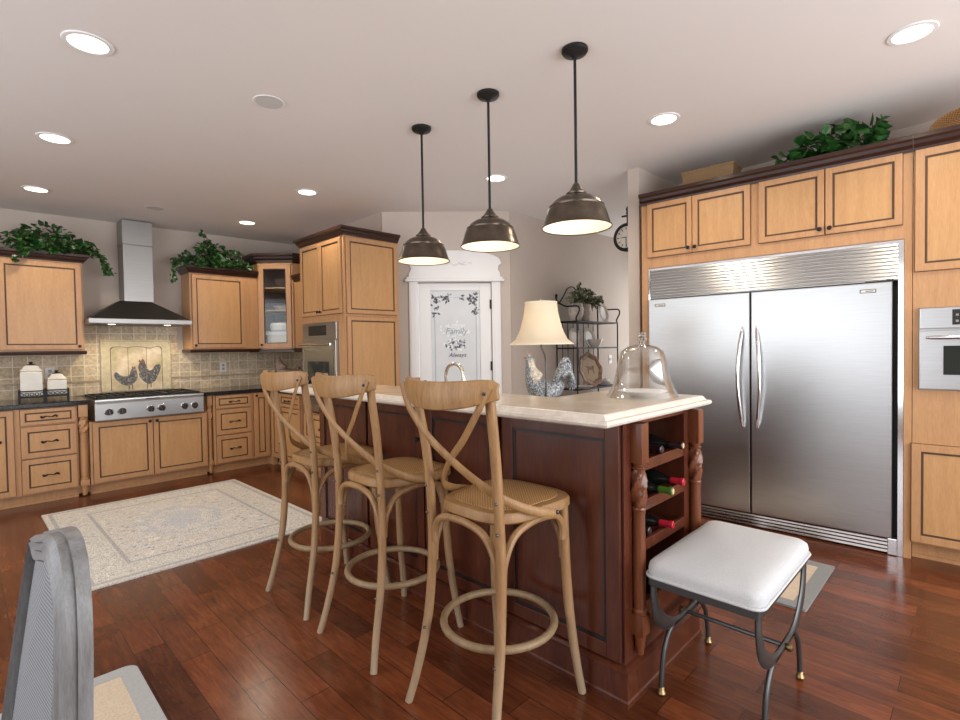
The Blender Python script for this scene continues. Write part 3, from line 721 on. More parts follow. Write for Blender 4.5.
# side panels facing the room (rotated fronts)
sp_ = bpy.data.objects.new('side_panel', None)
for z0, z1 in ((.11,1.672),(1.70,2.425)):
    b0 = panel_front(.02, TD-.02, z0, z1, 'side_panel', t, .038)
    b0.location = (TW, 0, 0); b0.rotation_euler = (0, 0, R(90))
bpy.data.objects.remove(sp_)
crown(t, [(0,TD),(0,0),(TW,0),(TW,TD)], 2.44, 1.0)
t = thing('built_in_oven', 'stainless built-in wall oven with dark glass in the maple tower', 'oven', (2.55, TY, 0), R(-90))
b = MB(); b.box(.067, TW-.117, -.012, .55, .72, 1.63); b.build('body', M['steel'], t)
b = MB(); b.box(.065, TW-.115, -.03, -.012, 1.462, 1.63, bev=.004); cp = b.build('control_panel', M['steel'], t)
b = MB(); b.box(.20, .56, -.033, -.03, 1.50, 1.60); b.box(.48,.545,-.035,-.033,1.535,1.575,1); b.build('display', [M['black'], M['pewter']], cp)
b = MB(); b.box(.065, TW-.115, -.04, -.012, .735, 1.45, bev=.004); od = b.build('oven_door', M['steel'], t)
b = MB(); b.box(.11, TW-.16, -.043, -.04, .80, 1.36); b.box(.19, TW-.24, -.0445, -.043, .88, 1.24, 1); b.build('window', [base('bronze_glass',(.20,.18,.15),.12,.6), M['oven_glass']], od)
b = MB(); b.tube([(.08,-.085,1.41),(TW-.13,-.085,1.41)], .012, 10)
for x in (.13, TW-.16): b.tube([(x,-.04,1.41),(x,-.085,1.41)], .009, 8)
b.build('handle', M['chrome'], od, True)

# ------------------------------------------------------------------ mural, outlets, counter objects
t = thing('tile_mural', 'rooster and hen tile mural in stone frame behind the stove', 'mural', (1.365, 6.755, .94))
b = MB(); 
for a0, a1, c0, c1 in ((-.325,-.235,0,.545),(.235,.325,0,.545),(-.235,.235,.47,.545)): b.box(a0, a1, -.014, 0, c0, c1)
for a0, a1, c0, c1 in ((-.332,-.318,0,.552),(.318,.332,0,.552),(-.332,.332,.54,.556)): b.box(a0, a1, -.022, 0, c0, c1, bev=.004)
b.box(-.338,.338,-.008,0,0,.562,1); b.box(-.245,.245,-.0145,-.013,0,.478,1); b.build('stone_frame', [M['mural_frame'], M['listello']], t)
b = MB(); pr = [(-.24,0),(.24,0),(.24,.455)] + [(.24-.02*k, .472+.010*math.sin(k*math.pi/4)) for k in range(1,8)] + [(.09,.470)] + [(.08-.02*k, .474+.008*math.sin(k*math.pi/8)) for k in range(1,8)] + [(-.085,.470)] + [(-.10-.02*k,.474+.008*math.sin(k*math.pi/7)) for k in range(0,7)] + [(-.24,.455)]
b.prism(pr, -.018, 0, 'xz', 0)
for x in (-.085,.09): b.box(x-.002,x+.002,-.0185,-.017,0,.47,1)
b.prism([(x*1.025,z+.006) for x,z in pr], -.016, 0, 'xz', 1); b.build('painted_field', [M['mural_field'], M['glaze']], t)  # dark backing rim: shadow around the field put into the colour
def outline(bb, pts, y0, y1, m=0): bb.prism([(p[0]*1.17+.004, (p[1]-.2)*1.25+.152) for p in smooth_path([(x,z,0) for x,z in pts+[pts[0]]], 4)[:-1]], y0, y1, 'xz', m)
hen = [(-.19,.22),(-.17,.25),(-.13,.215),(-.08,.205),(-.055,.22),(-.04,.262),(-.02,.285),(.0,.275),(.012,.235),(.015,.19),(-.01,.145),(-.06,.115),(-.115,.125),(-.15,.16),(-.175,.185)]
roos = [(.055,.255),(.045,.295),(.06,.335),(.085,.345),(.105,.325),(.115,.285),(.14,.262),(.165,.275),(.185,.305),(.215,.318),(.232,.30),(.226,.26),(.205,.21),(.18,.165),(.14,.14),(.10,.155),(.07,.19),(.052,.22)]
HS = .92
hen = [(-.115+(x+.105)*HS, .2+(z-.2)*HS) for x, z in hen]; roos = [(x-.042, z-.012) for x, z in roos]
b = MB(); outline(b, hen, -.022, -.018); 
for x in (-.085,-.055): b.box(x, x+.008, -.021, -.018, .012, .07)
outline(b, [(-.050,.274),(-.045,.291),(-.035,.281),(-.025,.293),(-.018,.276),(-.030,.266)], -.0225, -.018, 1)
b.build('painted_hen', [M['ink'], M['ink_red']], t)
b = MB(); outline(b, roos, -.022, -.018)
for x in (.088,.122): b.box(x, x+.008, -.021, -.018, .02, .10)
outline(b, [(.008,.328),(.013,.348),(.028,.340),(.038,.356),(.053,.343),(.058,.323),(.028,.323)], -.0225, -.018, 1)
b.build('painted_rooster', [M['ink'], M['ink_red']], t)
def plate(label, loc, rz=0, kind='outlet'):
    t = thing('outlet_plate' if kind == 'outlet' else 'switch_plate', label, 'outlet' if kind == 'outlet' else 'switch', loc, rz)
    b = MB(); b.box(-.038,.038,-.006,0,-.06,.06,bev=.002); b.build('plate', M['plaster'], t)
    b = MB()
    if kind == 'outlet':
        for z in (-.022,.022): b.box(-.014,.014,-.0075,-.006,z-.015,z+.015)
        b.build('socket', M['etch_mid'], t)
    else:
        for x in (-.016,.016): b.box(x-.006,x+.006,-.012,-.006,-.016,.016)
        b.build('toggle', M['white'], t)
plate('white outlet on the tile right of the range top', (2.275,6.756,1.163)); plate('white outlet on the tile behind the canisters', (.615,6.756,1.16))
plate('white outlet on return wall tile beside the oven tower', (3.186,5.62,1.16), R(-90))
plate('light switch plate on the hall wall left of the lamp', (4.64,3.72,1.155), 0, 'switch'); plate('light switch plate on the hall wall right of the rack', (6.36,3.72,1.165), 0, 'switch')
def canister(label, x, y, hw, hz, rz):
    t = thing('canister', label, 'canister', (x, y, .9155), rz)
    b = MB(); b.slab([(-hw,-hw),(hw,-hw),(hw,hw),(-hw,hw)], [(.006,.045),(0,.055),(0,hz-.10),(.004,hz-.092),(.012,hz-.088)]); b.build('jar', M['ceramic'], t, bevel=.004)
    b = MB(); b.slab([(-hw,-hw),(hw,-hw),(hw,hw),(-hw,hw)], [(.004,hz-.088),(.0,hz-.080),(.004,hz-.072),(.016,hz-.062),(.03,hz-.036),(.05,hz-.028)]); ld = b.build('lid', M['ceramic'], t, bevel=.004)
    b = MB(); b.lathe([(.03,hz-.030),(.034,hz-.022),(.014,hz-.016),(.010,hz-.010),(.018,hz-.004),(.012,hz+.004),(0,hz+.005)], seg=14); b.build('finial', M['iron'], ld, True)
    b = MB(); e = hw+.010
    for sx in (-1,1):
        for sy in (-1,1): b.box(sx*e-.007, sx*e+.007, sy*e-.007, sy*e+.007, 0, .105)
    for z in (.030,.088):
        for s in (-1,1): b.box(-e, e, s*e-.005, s*e+.005, z, z+.012); b.box(s*e-.005, s*e+.005, -e, e, z, z+.012)
    for s in (-1,1):
        n = 5
        for k in range(n):
            x = -e+(k+.5)*2*e/n
            b.tube([(x+.014*math.cos(a), s*e, .064+.014*math.sin(a)) for a in [2*math.pi*j/8 for j in range(8)]], .0035, 5, closed=True)
    b.box(-e,e,-e,e,.038,.044)
    b.build('iron_stand', M['iron'], t)
canister('taller cream ceramic canister in black iron stand on the left counter', .449, 6.44, .080, .366, R(-4))
canister('shorter cream ceramic canister in black iron stand beside the tall one', .638, 6.475, .074, .278, R(-4))
# carved rooster on the corner counter
def rooster(t, sc, body_mat, neck_mat, xs=1.0):
    def MB_():
        q = MB(); q.M = Matrix.Diagonal((xs,1,1,1)); return q
    b = MB_(); body = smooth_path([(-.20,0,.20),(-.13,0,.16),(-.05,0,.135),(.03,0,.15),(.08,0,.20),(.105,0,.27),(.118,0,.335),(.125,0,.37),(.145,0,.375)], 5)
    rad = []
    key = [.035,.062,.088,.092,.078,.056,.036,.030,.012]
    for i in range(len(key)-1):
        for k in range(5): rad.append(key[i]+(key[i+1]-key[i])*k/5)
    rad.append(key[-1])
    b.tube([p*sc for p in body], [r*sc for r in rad], 14); b.build('body', body_mat, t, True)
    b = MB_(); b.tube([Vector(p)*sc for p in smooth_path([(.06,0,.215),(.095,0,.27),(.112,0,.33),(.122,0,.368)],5)], [x*sc for x in [.082,.080,.076,.071,.066,.061,.056,.051,.047,.044,.041,.038,.036,.034,.030,.024]], 14); b.build('neck_hackle', neck_mat, t, True)
    b = MB_()
    for k in range(9):
        y = (k-4)*.011; h = .40-.018*abs(k-4)-.03*(k%2); out = -.27-.016*(k%3)
        b.tube([Vector(p)*sc for p in smooth_path([(-.12,y*.6,.19),(-.16,y,.27),(-.205,y,h-.06),(-.25,y,h-.045),(out,y*1.2,h-.12),(out+.005,y*1.2,h-.17)],4)], [x*sc for x in [.02,.022,.024,.024,.024,.024,.024,.023,.023,.022,.022,.021,.020,.018,.017,.015,.013,.011,.009,.006,.003]], 6)
    b.build('tail', body_mat, t, True)
    b = MB_(); pr = [(.10,.385),(.105,.415),(.115,.40),(.122,.425),(.132,.402),(.143,.415),(.146,.385)]
    b.prism([(x*sc,z*sc) for x,z in pr], -.005*sc, .005*sc, 'xz'); b.tube([Vector((.15,0,.36))*sc, Vector((.147,0,.335))*sc], [.009*sc,.006*sc], 6); b.tube([Vector((.15,0,.375))*sc, Vector((.178,0,.37))*sc], [.009*sc,.002*sc], 6); b.build('comb', M['comb'], t)
    b = MB_()
    for y in (-.03,.03):
        b.tube([Vector((0,y,.12))*sc, Vector((.0,y,.02))*sc], .009*sc, 6)
        for dx in (.035,-.02): b.tube([Vector((0,y,.024))*sc, Vector((dx,y+dx*.3,.012))*sc], .006*sc, 5)
    b.build('leg', M['stem'], t)
    b = MB_(); b.lathe([(0,0),(.10,0),(.11,.008),(.10,.018),(0,.02)], seg=20, sx=sc, sy=sc*.8); b.build('base', body_mat, t, True)
t = thing('rooster_figurine', 'brown carved rooster figurine on the corner counter', 'figurine', (2.92, 6.36, .9155), R(145)); rooster(t, .92, M['rooster_brown'], M['rooster_brown'])

# ------------------------------------------------------------------ plants
def add_leaf(b, p, d, nrm, ln, wd, m=0):
    d = d.normalized(); s = d.cross(nrm); s = s.normalized() if s.length > 1e-4 else Vector((1,0,0)); n = s.cross(d)
    pr = [p, p+d*ln*.28+s*wd*.5+n*wd*.12, p+d*ln*.62+s*wd*.38+n*wd*.10, p+d*ln-n*ln*.10, p+d*ln*.62-s*wd*.38+n*wd*.10, p+d*ln*.28-s*wd*.5+n*wd*.12]
    v = b.vs(pr); b.fc([v[0],v[1],v[2],v[3]], m); b.fc([v[0],v[3],v[4],v[5]], m)
def plant(name, label, loc, blobs, vines, nleaf, size, mats, seed, pot=None, potmat='wicker_pale'):
    rs = random.Random(seed); t = thing(name, label, 'plant', loc)
    b = MB(); st = MB(); tot = sum(q[6] for q in blobs)
    for cx, cy, c_z, rx, ry, rz_, wt in blobs:
        for i in range(int(nleaf*wt/tot)):
            u = Vector((rs.gauss(0,1), rs.gauss(0,1), rs.gauss(0,1))).normalized()*(rs.random()**.4)
            if c_z+u.z*rz_ < .012 and abs(cy+u.y*ry) > -1: u.z = abs(u.z)
            p = Vector((cx+u.x*rx, cy+u.y*ry, c_z+u.z*rz_))
            d = Vector((u.x+rs.gauss(0,.5), u.y+rs.gauss(0,.5)-.3, u.z*.5+rs.gauss(0,.4)-.1)); nn = Vector((u.x*.6+rs.gauss(0,.3), u.y*.6-.6, .8+rs.gauss(0,.3)))
            s_ = size*(.7+.6*rs.random()); add_leaf(b, p, d, nn, s_, s_*.85, int(rs.random()*len(mats)))
        for k in range(5):
            a = rs.random()*6.28; st.tube(bez((0,0,.02),(cx*.4,cy*.4,.08),(cx*.8,cy*.8,c_z+.04),(cx+rx*.7*math.cos(a),cy+ry*.7*math.sin(a),c_z+rz_*.5),6), .0028, 4)
    for path, dens in vines:
        P = smooth_path(path, 6); st.tube(P, .0028, 4)
        for p in P:
            for k in range(dens):
                q = p+Vector((rs.gauss(0,.012), rs.gauss(0,.012), rs.gauss(0,.012))); s_ = size*(.55+.5*rs.random())
                add_leaf(b, q, Vector((rs.gauss(0,1), rs.gauss(-.5,.6), rs.gauss(-.4,.6))), Vector((rs.gauss(0,.3),-.8,.6)), s_, s_*.85, int(rs.random()*len(mats)))
    b.build('foliage', mats, t); st.build('stem', M['stem'], t)
    if pot: p_ = MB(); p_.lathe(pot, seg=20); p_.build('pot', M[potmat], t, True)
    return t
LV = [M['leaf'], M['leaf'], M['leaf2']]
potp = [(.06,0),(.075,.02),(.082,.075),(.076,.078),(.06,.02),(0,.015)]
plant('ivy_plant', 'bushy ivy plant on the wall cabinet left of the hood', (.60,6.56,2.341), [(.0,-.08,.13,.24,.12,.14,3),(-.22,-.10,.06,.14,.10,.10,1.2),(.25,-.10,.06,.16,.10,.09,1.6),(0,-.15,.04,.28,.06,.06,1.5)],
      [([(.30,-.10,.05),(.38,-.19,.0),(.43,-.20,-.08),(.47,-.20,-.17)],3),([(-.2,-.15,.03),(-.18,-.19,-.03),(-.24,-.20,-.10)],2)], 560, .058, LV, 1, potp)
plant('ivy_plant', 'spreading ivy plant on the wall cabinet right of the hood', (2.10,6.56,2.341), [(-.02,-.08,.16,.17,.12,.15,2.6),(.20,-.08,.09,.16,.10,.13,1.8),(-.28,-.10,.06,.14,.09,.07,1.2),(.02,-.16,.03,.26,.06,.05,1.2),(.33,-.14,.02,.09,.05,.05,.5)],
      [([(-.28,-.10,.06),(-.40,-.18,.03),(-.44,-.20,-.05),(-.45,-.20,-.20)],3),([(-.05,-.05,.2),(-.08,-.06,.33),(-.10,-.06,.40)],2)], 560, .056, LV, 2, potp)

# ------------------------------------------------------------------ fridge wall (local x along the wall, y into it)
FO = (4.0, 2.06, 0); FR = math.atan2(-1.75, .1)
t = thing('fridge_surround_cabinet', 'maple cabinet surround with four doors above the refrigerator', 'cabinet', FO, FR)
b = MB(); b.box(.026, .082, 0, .45, 0, 2.51); b.box(1.712, 1.750, 0, .62, 0, 2.51); b.box(.082, 1.712, 0, .62, 1.985, 2.51); b.box(.082,1.712,.61,.62,0,1.985); b.build('carcass', M['maple'], t)
for x0, x1, kx in ((.082,.438,.415),(.444,.85,.468),(.908,1.300,1.276),(1.307,1.702,1.332)):
    d = panel_front(x0, x1, 2.072, 2.505, 'cabinet_door', t, .038); knob(d, kx, 2.108)
crown(t, [(.026,0),(1.750,0)], 2.505, 1.1)
t = thing('refrigerator', 'wide stainless built-in refrigerator with two tall doors', 'refrigerator', FO, FR)
b = MB(); b.box(.09, 1.70, .03, .61, .012, 1.975); b.build('body', M['gap'], t)
b = MB(); b.box(.084,.098,-.004,.03,.01,1.98); b.box(1.684,1.710,-.006,.03,.002,1.98); b.box(.098,1.684,-.004,.03,1.966,1.98); b.build('trim_frame', M['chrome'], t)
b = MB(); b.box(.098,1.684,.006,.03,1.735,1.966)
for k in range(10): z = 1.738+k*.0228; b.prism([(-.006,z+.003),(.012,z),(.012,z+.021),(.0,z+.018)], .100, 1.682, 'yz', 0)
b.build('vent_grille', M['steel'], t)
for x0, x1, hx, bow, bx in ((.092,.849,.797,-1,.19),(.859,1.656,.908,1,1.535)):
    b = MB(); b.box(x0, x1, -.03, .03, .112, 1.725, bev=.006); d = b.build('refrigerator_door', M['steel_fridge'], t)
    b = MB(); P = [(hx-bow*.010+bow*.026*math.sin(math.pi*k/16), -.038-.052*math.sin(math.pi*k/16)**.7, .74+.735*k/16) for k in range(17)]
    b.tube(P, [.007]+[.0125]*15+[.007], 10); b.build('handle', M['chrome'], d, True)
    b = MB(); b.box(bx-.042,bx+.042,-.032,-.03,1.662,1.686,0); b.box(bx-.036,bx+.036,-.0325,-.032,1.667,1.681,1); b.box(bx-.012,bx+.030,-.0329,-.0325,1.671,1.677,0); b.build('badge', [M['badge_grey'], M['plaster']], d)
b = MB(); b.box(1.52,1.655,-.024,.02,1.726,1.735); b.box(1.628,1.66,-.02,.02,1.728,1.742); b.build('hinge', M['black'], t)
b = MB(); b.box(.098,1.684,.012,.03,.008,.108,1)
for k in range(4): z = .012+k*.023; b.prism([(-.002,z+.002),(.013,z),(.013,z+.017),(.004,z+.015)], .10, 1.64, 'yz', 0)
b.box(1.635,1.684,-.012,.02,.004,.106,0,bev=.003); b.build('base_grille', [M['chrome'], M['black']], t)
t = thing('oven_tower_cabinet', 'maple cabinet tower at the right edge holding the steel microwave oven', 'cabinet', FO, FR)
TX1 = 2.62
b = MB(); b.box(1.753, TX1, 0, .64, .105, 1.055); b.box(1.753, TX1, 0, .64, 1.552, 2.51); b.box(1.753,1.782,0,.64,1.055,1.552); b.box(2.56,TX1,0,.64,1.055,1.552); b.box(1.782,2.56,.5,.64,1.055,1.552); b.build('carcass', M['maple'], t)
b = MB(); b.box(1.753, TX1, .07, .64, 0, .105); b.box(1.753, TX1, .056, .07, 0, .022); b.build('toe_kick', M['maple'], t)
for x0, x1, kx in ((1.762,2.18,2.15),(2.187,2.60,2.217)):
    d = panel_front(x0, x1, 1.775, 2.505, 'cabinet_door', t); knob(d, kx, 1.81)
    d = panel_front(x0-.012, x1, .118, .722, 'cabinet_door', t); knob(d, kx, .69)
crown(t, [(1.753,0),(TX1,0)], 2.505, 1.1)
t = thing('microwave_oven', 'stainless built-in microwave oven at the right edge', 'oven', FO, FR)
b = MB(); b.box(1.784,2.558,-.010,.48,1.058,1.55); b.build('body', M['steel'], t)
b = MB(); b.box(1.786,2.556,-.03,-.010,1.425,1.548,bev=.004); cp = b.build('control_panel', M['steel_fridge'], t)
b = MB(); b.box(1.93,2.42,-.033,-.03,1.445,1.535,0)
for k in range(4):
    for j in range(2): b.box(1.945+k*.026,1.958+k*.026,-.0345,-.033,1.46+j*.036,1.473+j*.036,1)
b.build('display', [M['black'], M['chrome']], cp)
b = MB(); b.box(1.784,2.558,-.034,-.010,1.062,1.412,bev=.004); od = b.build('oven_door', M['steel_fridge'], t)
b = MB(); b.box(1.892,2.45,-.037,-.034,1.150,1.322); b.build('window', M['oven_glass'], od)
b = MB(); b.tube([(1.815+.70*k/14, -.05-.035*math.sin(math.pi*k/14)**.6, 1.372) for k in range(15)], [.008]+[.012]*13+[.008], 10); b.build('handle', M['chrome'], od, True)
FM = Matrix.Translation(FO) @ Matrix.Rotation(FR, 4, 'Z')
def atF(x, y, z): return FM @ Vector((x, y, z))
p = atF(.53,.16,2.512)
t = thing('storage_basket', 'rectangular pale wicker basket on top of the fridge cabinets', 'basket', p, FR)
b = MB(); b.slab([(-.19,-.10),(.19,-.10),(.19,.10),(-.19,.10)], [(.012,0),(0,.20),(-.006,.205),(0,.212),(.012,.205),(.024,.02)]); b.build('woven_body', M['wicker_pale'], t)
b = MB(); b.tube([(-.195,-.105,.205),(.195,-.105,.205),(.195,.105,.205),(-.195,.105,.205)], .008, 6, closed=True); b.build('rim', M['wicker_pale'], t)
p = atF(2.05,.14,2.512)
t = thing('wicker_tray', 'oval honey wicker tray on the cabinets at the top right', 'tray', p, FR+R(0))
b = MB(); b.M = Matrix.Translation((.03,0,.012)) @ Matrix.Rotation(R(78),4,'X')
b.lathe([(0,0),(.20,0),(.235,.05),(.245,.075),(.232,.075),(.195,.012),(0,.010)], (0,.125,-.05), 32, sx=1.05, sy=.52, cap=False); b.build('woven_body', M['wicker'], t, True)
p = atF(1.29,.15,2.512)
plant('potted_greenery', 'bright leafy greenery on top of the cabinets above the refrigerator', p, [(.0,.06,.15,.13,.14,.13,2.2),(-.02,-.08,.16,.14,.14,.14,3),(-.02,-.20,.14,.10,.09,.13,1.3),(.0,.22,.09,.12,.10,.10,1.8)],
      [([(-.04,-.20,.12),(-.06,-.26,.19),(-.08,-.30,.24)],3),([(0,.2,.08),(-.06,.27,.05),(-.08,.31,.03)],3)], 300, .088, [M['leaf'], M['leaf2'], M['leaf2']], 5, potp)

# ------------------------------------------------------------------ island
t = thing('kitchen_island', 'dark cherry raised-bar kitchen island with wine rack end', 'island', (0,0,0))
IX = 1.722; YE = .955; YN = 3.25
b = MB()
b.box(IX, IX+.18, 1.43, YN, .0, 1.078); b.box(IX+.18, 2.74, 1.43, YN, .10, .878); b.box(IX+.18, 2.68, 1.43, YN, 0, .10)     # bar wall and sink cabinets
b.box(IX, 1.868, YE, 1.43, 0, 1.078); b.box(2.262, 2.36, YE, 1.43, 0, 1.078)                                               # sides of the rack
b.box(1.868, 2.262, YE, 1.43, 0, .16); b.box(1.868, 2.262, YE, YE+.02, .16, .33); b.box(1.868, 2.262, 1.40, 1.43, .16, 1.078); b.box(1.868, 2.262, YE, 1.43, 1.045, 1.078)
b.build('carcass', M['cherry'], t)
for z in (.565,.725,.885):
    b = MB(); b.box(1.868, 2.262, YE+.006, 1.40, z-.028, z-.008); b.box(1.868, 2.262, YE, YE+.018, z-.032, z+.012, bev=.003)
    b.build('rack_shelf', M['cherry'], t)
# panels on the stool side
ip = bpy.data.objects.new('panel_frame', None); bpy.data.objects.remove(ip)
def isl_panel(name, y1, y0, z0=.155, z1=1.055, fw=.06, kn=None):
    d = panel_front(-y1, -y0, z0, z1, name, t, fw, wm='cherry', pm='cherry', gm='black'); d.location = (IX, 0, 0); d.rotation_euler = (0,0,R(-90))
    if kn: knob(d, -kn, .87)
    return d
isl_panel('side_panel', 1.545, .965, fw=.058)
isl_panel('cabinet_door', 2.105, 1.575, kn=2.075); isl_panel('cabinet_door', 2.640, 2.118, kn=2.150); isl_panel('side_panel', 3.235, 2.665)
base_prof = [(0,0),(.025,0),(.025,.018),(.020,.024),(.018,.115),(.026,.122),(.026,.132),(.012,.142),(0,.146)]
b = MB(); b.sweep([(IX,YN),(IX,YE),(2.36,YE),(2.36,1.43)], [(o, z) for o, z in base_prof]); b.build('base_moulding', M['cherry'], t)
b = MB(); b.sweep([(IX,YN),(IX,YE),(2.36,YE),(2.36,1.43)], [(0,1.06),(.014,1.062),(.010,1.074),(.014,1.078),(0,1.078)]); b.build('top_moulding', M['cherry'], t)
for x in (1.800, 2.335):
    turned_post(t, x, YE-.020, 1.06, .056, M['cherry_post'], [(.905,1.058),(.245,.325)], (.735,.88), foot=.165)
b = MB(); b.box(2.741,2.761,1.45,YN-.02,.12,.86); b.build('cabinet_fronts', M['cherry'], t)
# stone tops
b = MB(); b.slab([(1.453,.862),(2.345,.862),(2.385,1.41),(1.905,1.41),(1.905,3.30),(1.453,3.30)], [(.020,1.0795),(.012,1.082),(.004,1.086),(.0,1.094),(.004,1.104),(.018,1.106),(.024,1.114),(.030,1.122),(.036,1.124)], 1, 0)
o = b.build('bar_countertop', [M['stone'], M['stone_edge']]); tag(o, 'L-shaped cream stone bar top on the cherry island', 'countertop')
b = MB(); b.slab([(1.904,1.432),(2.79,1.432),(2.79,3.29),(1.904,3.29)], [(.006,.879),(0,.884),(0,.912),(.008,.919)])
tag(b.build('sink_countertop', M['stone']), 'lower cream stone counter behind the raised bar', 'countertop')
t = thing('faucet', 'tall gooseneck nickel faucet behind the raised bar', 'faucet', (2.35, 2.655, .919))
b = MB(); b.lathe([(.028,0),(.028,.012),(.018,.02),(.016,.06)], seg=14); b.build('base', M['nickel'], t, True)
b = MB(); b.tube([(0,0,.05),(0,0,.25)]+[(0,-.087+.087*math.cos(a), .25+.076*math.sin(a)) for a in [math.pi*k/10 for k in range(1,10)]]+[(0,-.174,.25),(0,-.178,.225)], .0115, 10)
b.tube([(0,-.177,.235),(0,-.182,.195)], [.014,.015], 10); b.build('spout', M['nickel'], t, True)
b = MB(); b.tube([(.0,.02,.045),(.01,.075,.07)], [.009,.006], 8); b.build('handle', M['nickel'], t, True)

# wine bottles
def bottle(label, x, y, z, cap, tilt=0, yaw_=0, lab=False, capend=None):
    t = thing('wine_bottle', label, 'bottle', (x, y, z), yaw_, 'wine bottles in the island rack')
    Mx = Matrix.Rotation(R(90+tilt), 4, 'X')
    b = MB(); b.M = Mx; b.lathe([(0,-.20),(.034,-.20),(.037,-.195),(.037,-.03),(.034,-.01),(.018,.028),(.0145,.045),(.0135,.06)], seg=18); b.build('glass', M['bottle'], t, True)
    b = MB(); b.M = Mx; b.lathe([(.0142,.040),(.0142,.092),(.0165,.094),(.0165,.106),(.012,.109)], seg=14, m=0); b.lathe([(.012,.1085),(.0115,.1105),(0,.1105)], seg=12, m=1)
    b.build('capsule', [M[cap], M[capend or cap]], t, True)
    if lab:
        b = MB(); b.M = Mx; b.lathe([(.0376,-.15),(.0376,-.05)], seg=18, cap=False); b.lathe([(.0150,.02),(.0150,.038)], seg=14, cap=False); b.build('paper_label', M['paper'], t, True)
zb = .038
bottle('bottle with black capsule and gold end, top rack shelf, right', 2.165, 1.03, .877+zb, 'cap_black', 0, R(6), True, 'cork')
bottle('dark-capped bottle on the top rack shelf, left', 2.045, 1.06, .877+zb, 'cap_black', 0, R(-3), True)
bottle('red-capped bottle on the middle rack shelf', 2.175, 1.03, .717+zb, 'cap_red', 0, R(5), False)
bottle('green-capped bottle on the middle rack shelf', 2.005, 1.005, .717+zb, 'cap_green', 0, R(6), False, 'cork')
bottle('red-capped bottle on the bottom rack shelf', 2.06, 1.03, .557+zb, 'cap_red', 0, R(9), True)
bottle('dark-capped bottle on the bottom rack shelf, left', 1.945, 1.07, .557+zb, 'cap_black', 0, R(0), True)

# glass cloche and plate
t = thing('glass_cloche', 'clear glass bell cloche with knob on the bar end', 'cloche', (2.13, 1.085, 1.1245))
outer = [(.155,.0),(.153,.006),(.138,.030),(.121,.075),(.111,.125),(.105,.165),(.092,.200),(.062,.222),(.022,.232)]
b = MB(); b.lathe(outer+[(r-.003, z-.002) for r, z in outer[::-1]], seg=40, cap=False); b.build('dome', M['glassware'], t, True)
b = MB(); b.lathe([(.020,.228),(.011,.234),(.012,.238),(.019,.245),(.021,.254),(.016,.263),(.012,.266),(.018,.272),(.016,.283),(0,.287)], seg=18); b.build('knob', base('solid_glass',(.9,.9,.9),.03,0,**{'Transmission Weight':1.0,'IOR':1.45}), t, True)
dish('plate', 'small white plate under the glass cloche', 'plate', (2.13,1.085,1.1245), [(0,.004),(.05,0),(.055,.006),(.105,.022),(.108,.026),(.10,.025),(.05,.010),(0,.009)], M['white'])

# rooster lamp
t = thing('table_lamp', 'rooster table lamp with cream bell shade behind the bar', 'lamp', (2.66, 2.06, .9195), R(180-44))
rt = MB(); rooster(t, .97, M['rooster_white'], M['rooster_neck'], .70)
b = MB(); b.tube(smooth_path([(-.015,.09,.012),(-.015,.092,.20),(-.015,.09,.33),(-.01,.06,.385),(0,.01,.425),(0,0,.46),(0,0,.63)],6), .0062, 8); b.build('stem', M['pewter'], t, True)
prof = [(.206,.450),(.202,.457),(.170,.482),(.145,.53),(.126,.59),(.111,.66),(.104,.722)]
b = MB(); b.lathe(prof+[(r-.003, z) for r, z in prof[::-1]], seg=36, cap=False); sh = b.build('lamp_shade', M['shade'], t, True)
b = MB()
for r, z in ((.206,.450),(.1045,.722)): b.tube([(r*math.cos(a), r*math.sin(a), z) for a in [2*math.pi*k/36 for k in range(36)]], .0035, 6, closed=True)
b.build('shade_trim', M['shade_in'], sh, True)
b = MB(); b.lathe([(0,.712),(.01,.718),(.008,.728),(.011,.738),(0,.746)], seg=10)
for k in range(3): a = k*2.094; b.tube([(0,0,.714),(.1*math.cos(a),.1*math.sin(a),.714)], .002, 4)
b.build('finial', M['nickel'], t)
b = MB(); b.lathe([(0,.50),(.018,.515),(.028,.55),(.02,.58),(.012,.595),(0,.595)], seg=12); b.build('bulb', M['bulb'], t, True)
def point(name, loc, power, col, r=.03):
    l = bpy.data.lights.new(name, 'POINT'); l.energy = power; l.color = col; l.shadow_soft_size = r; o = bpy.data.objects.new(name, l); o.location = loc; COL.objects.link(o); return o
lo_ = point('lamp_light', (0,0,.55), LAMP_POWER, (1,.86,.68), .045); lo_.parent = t

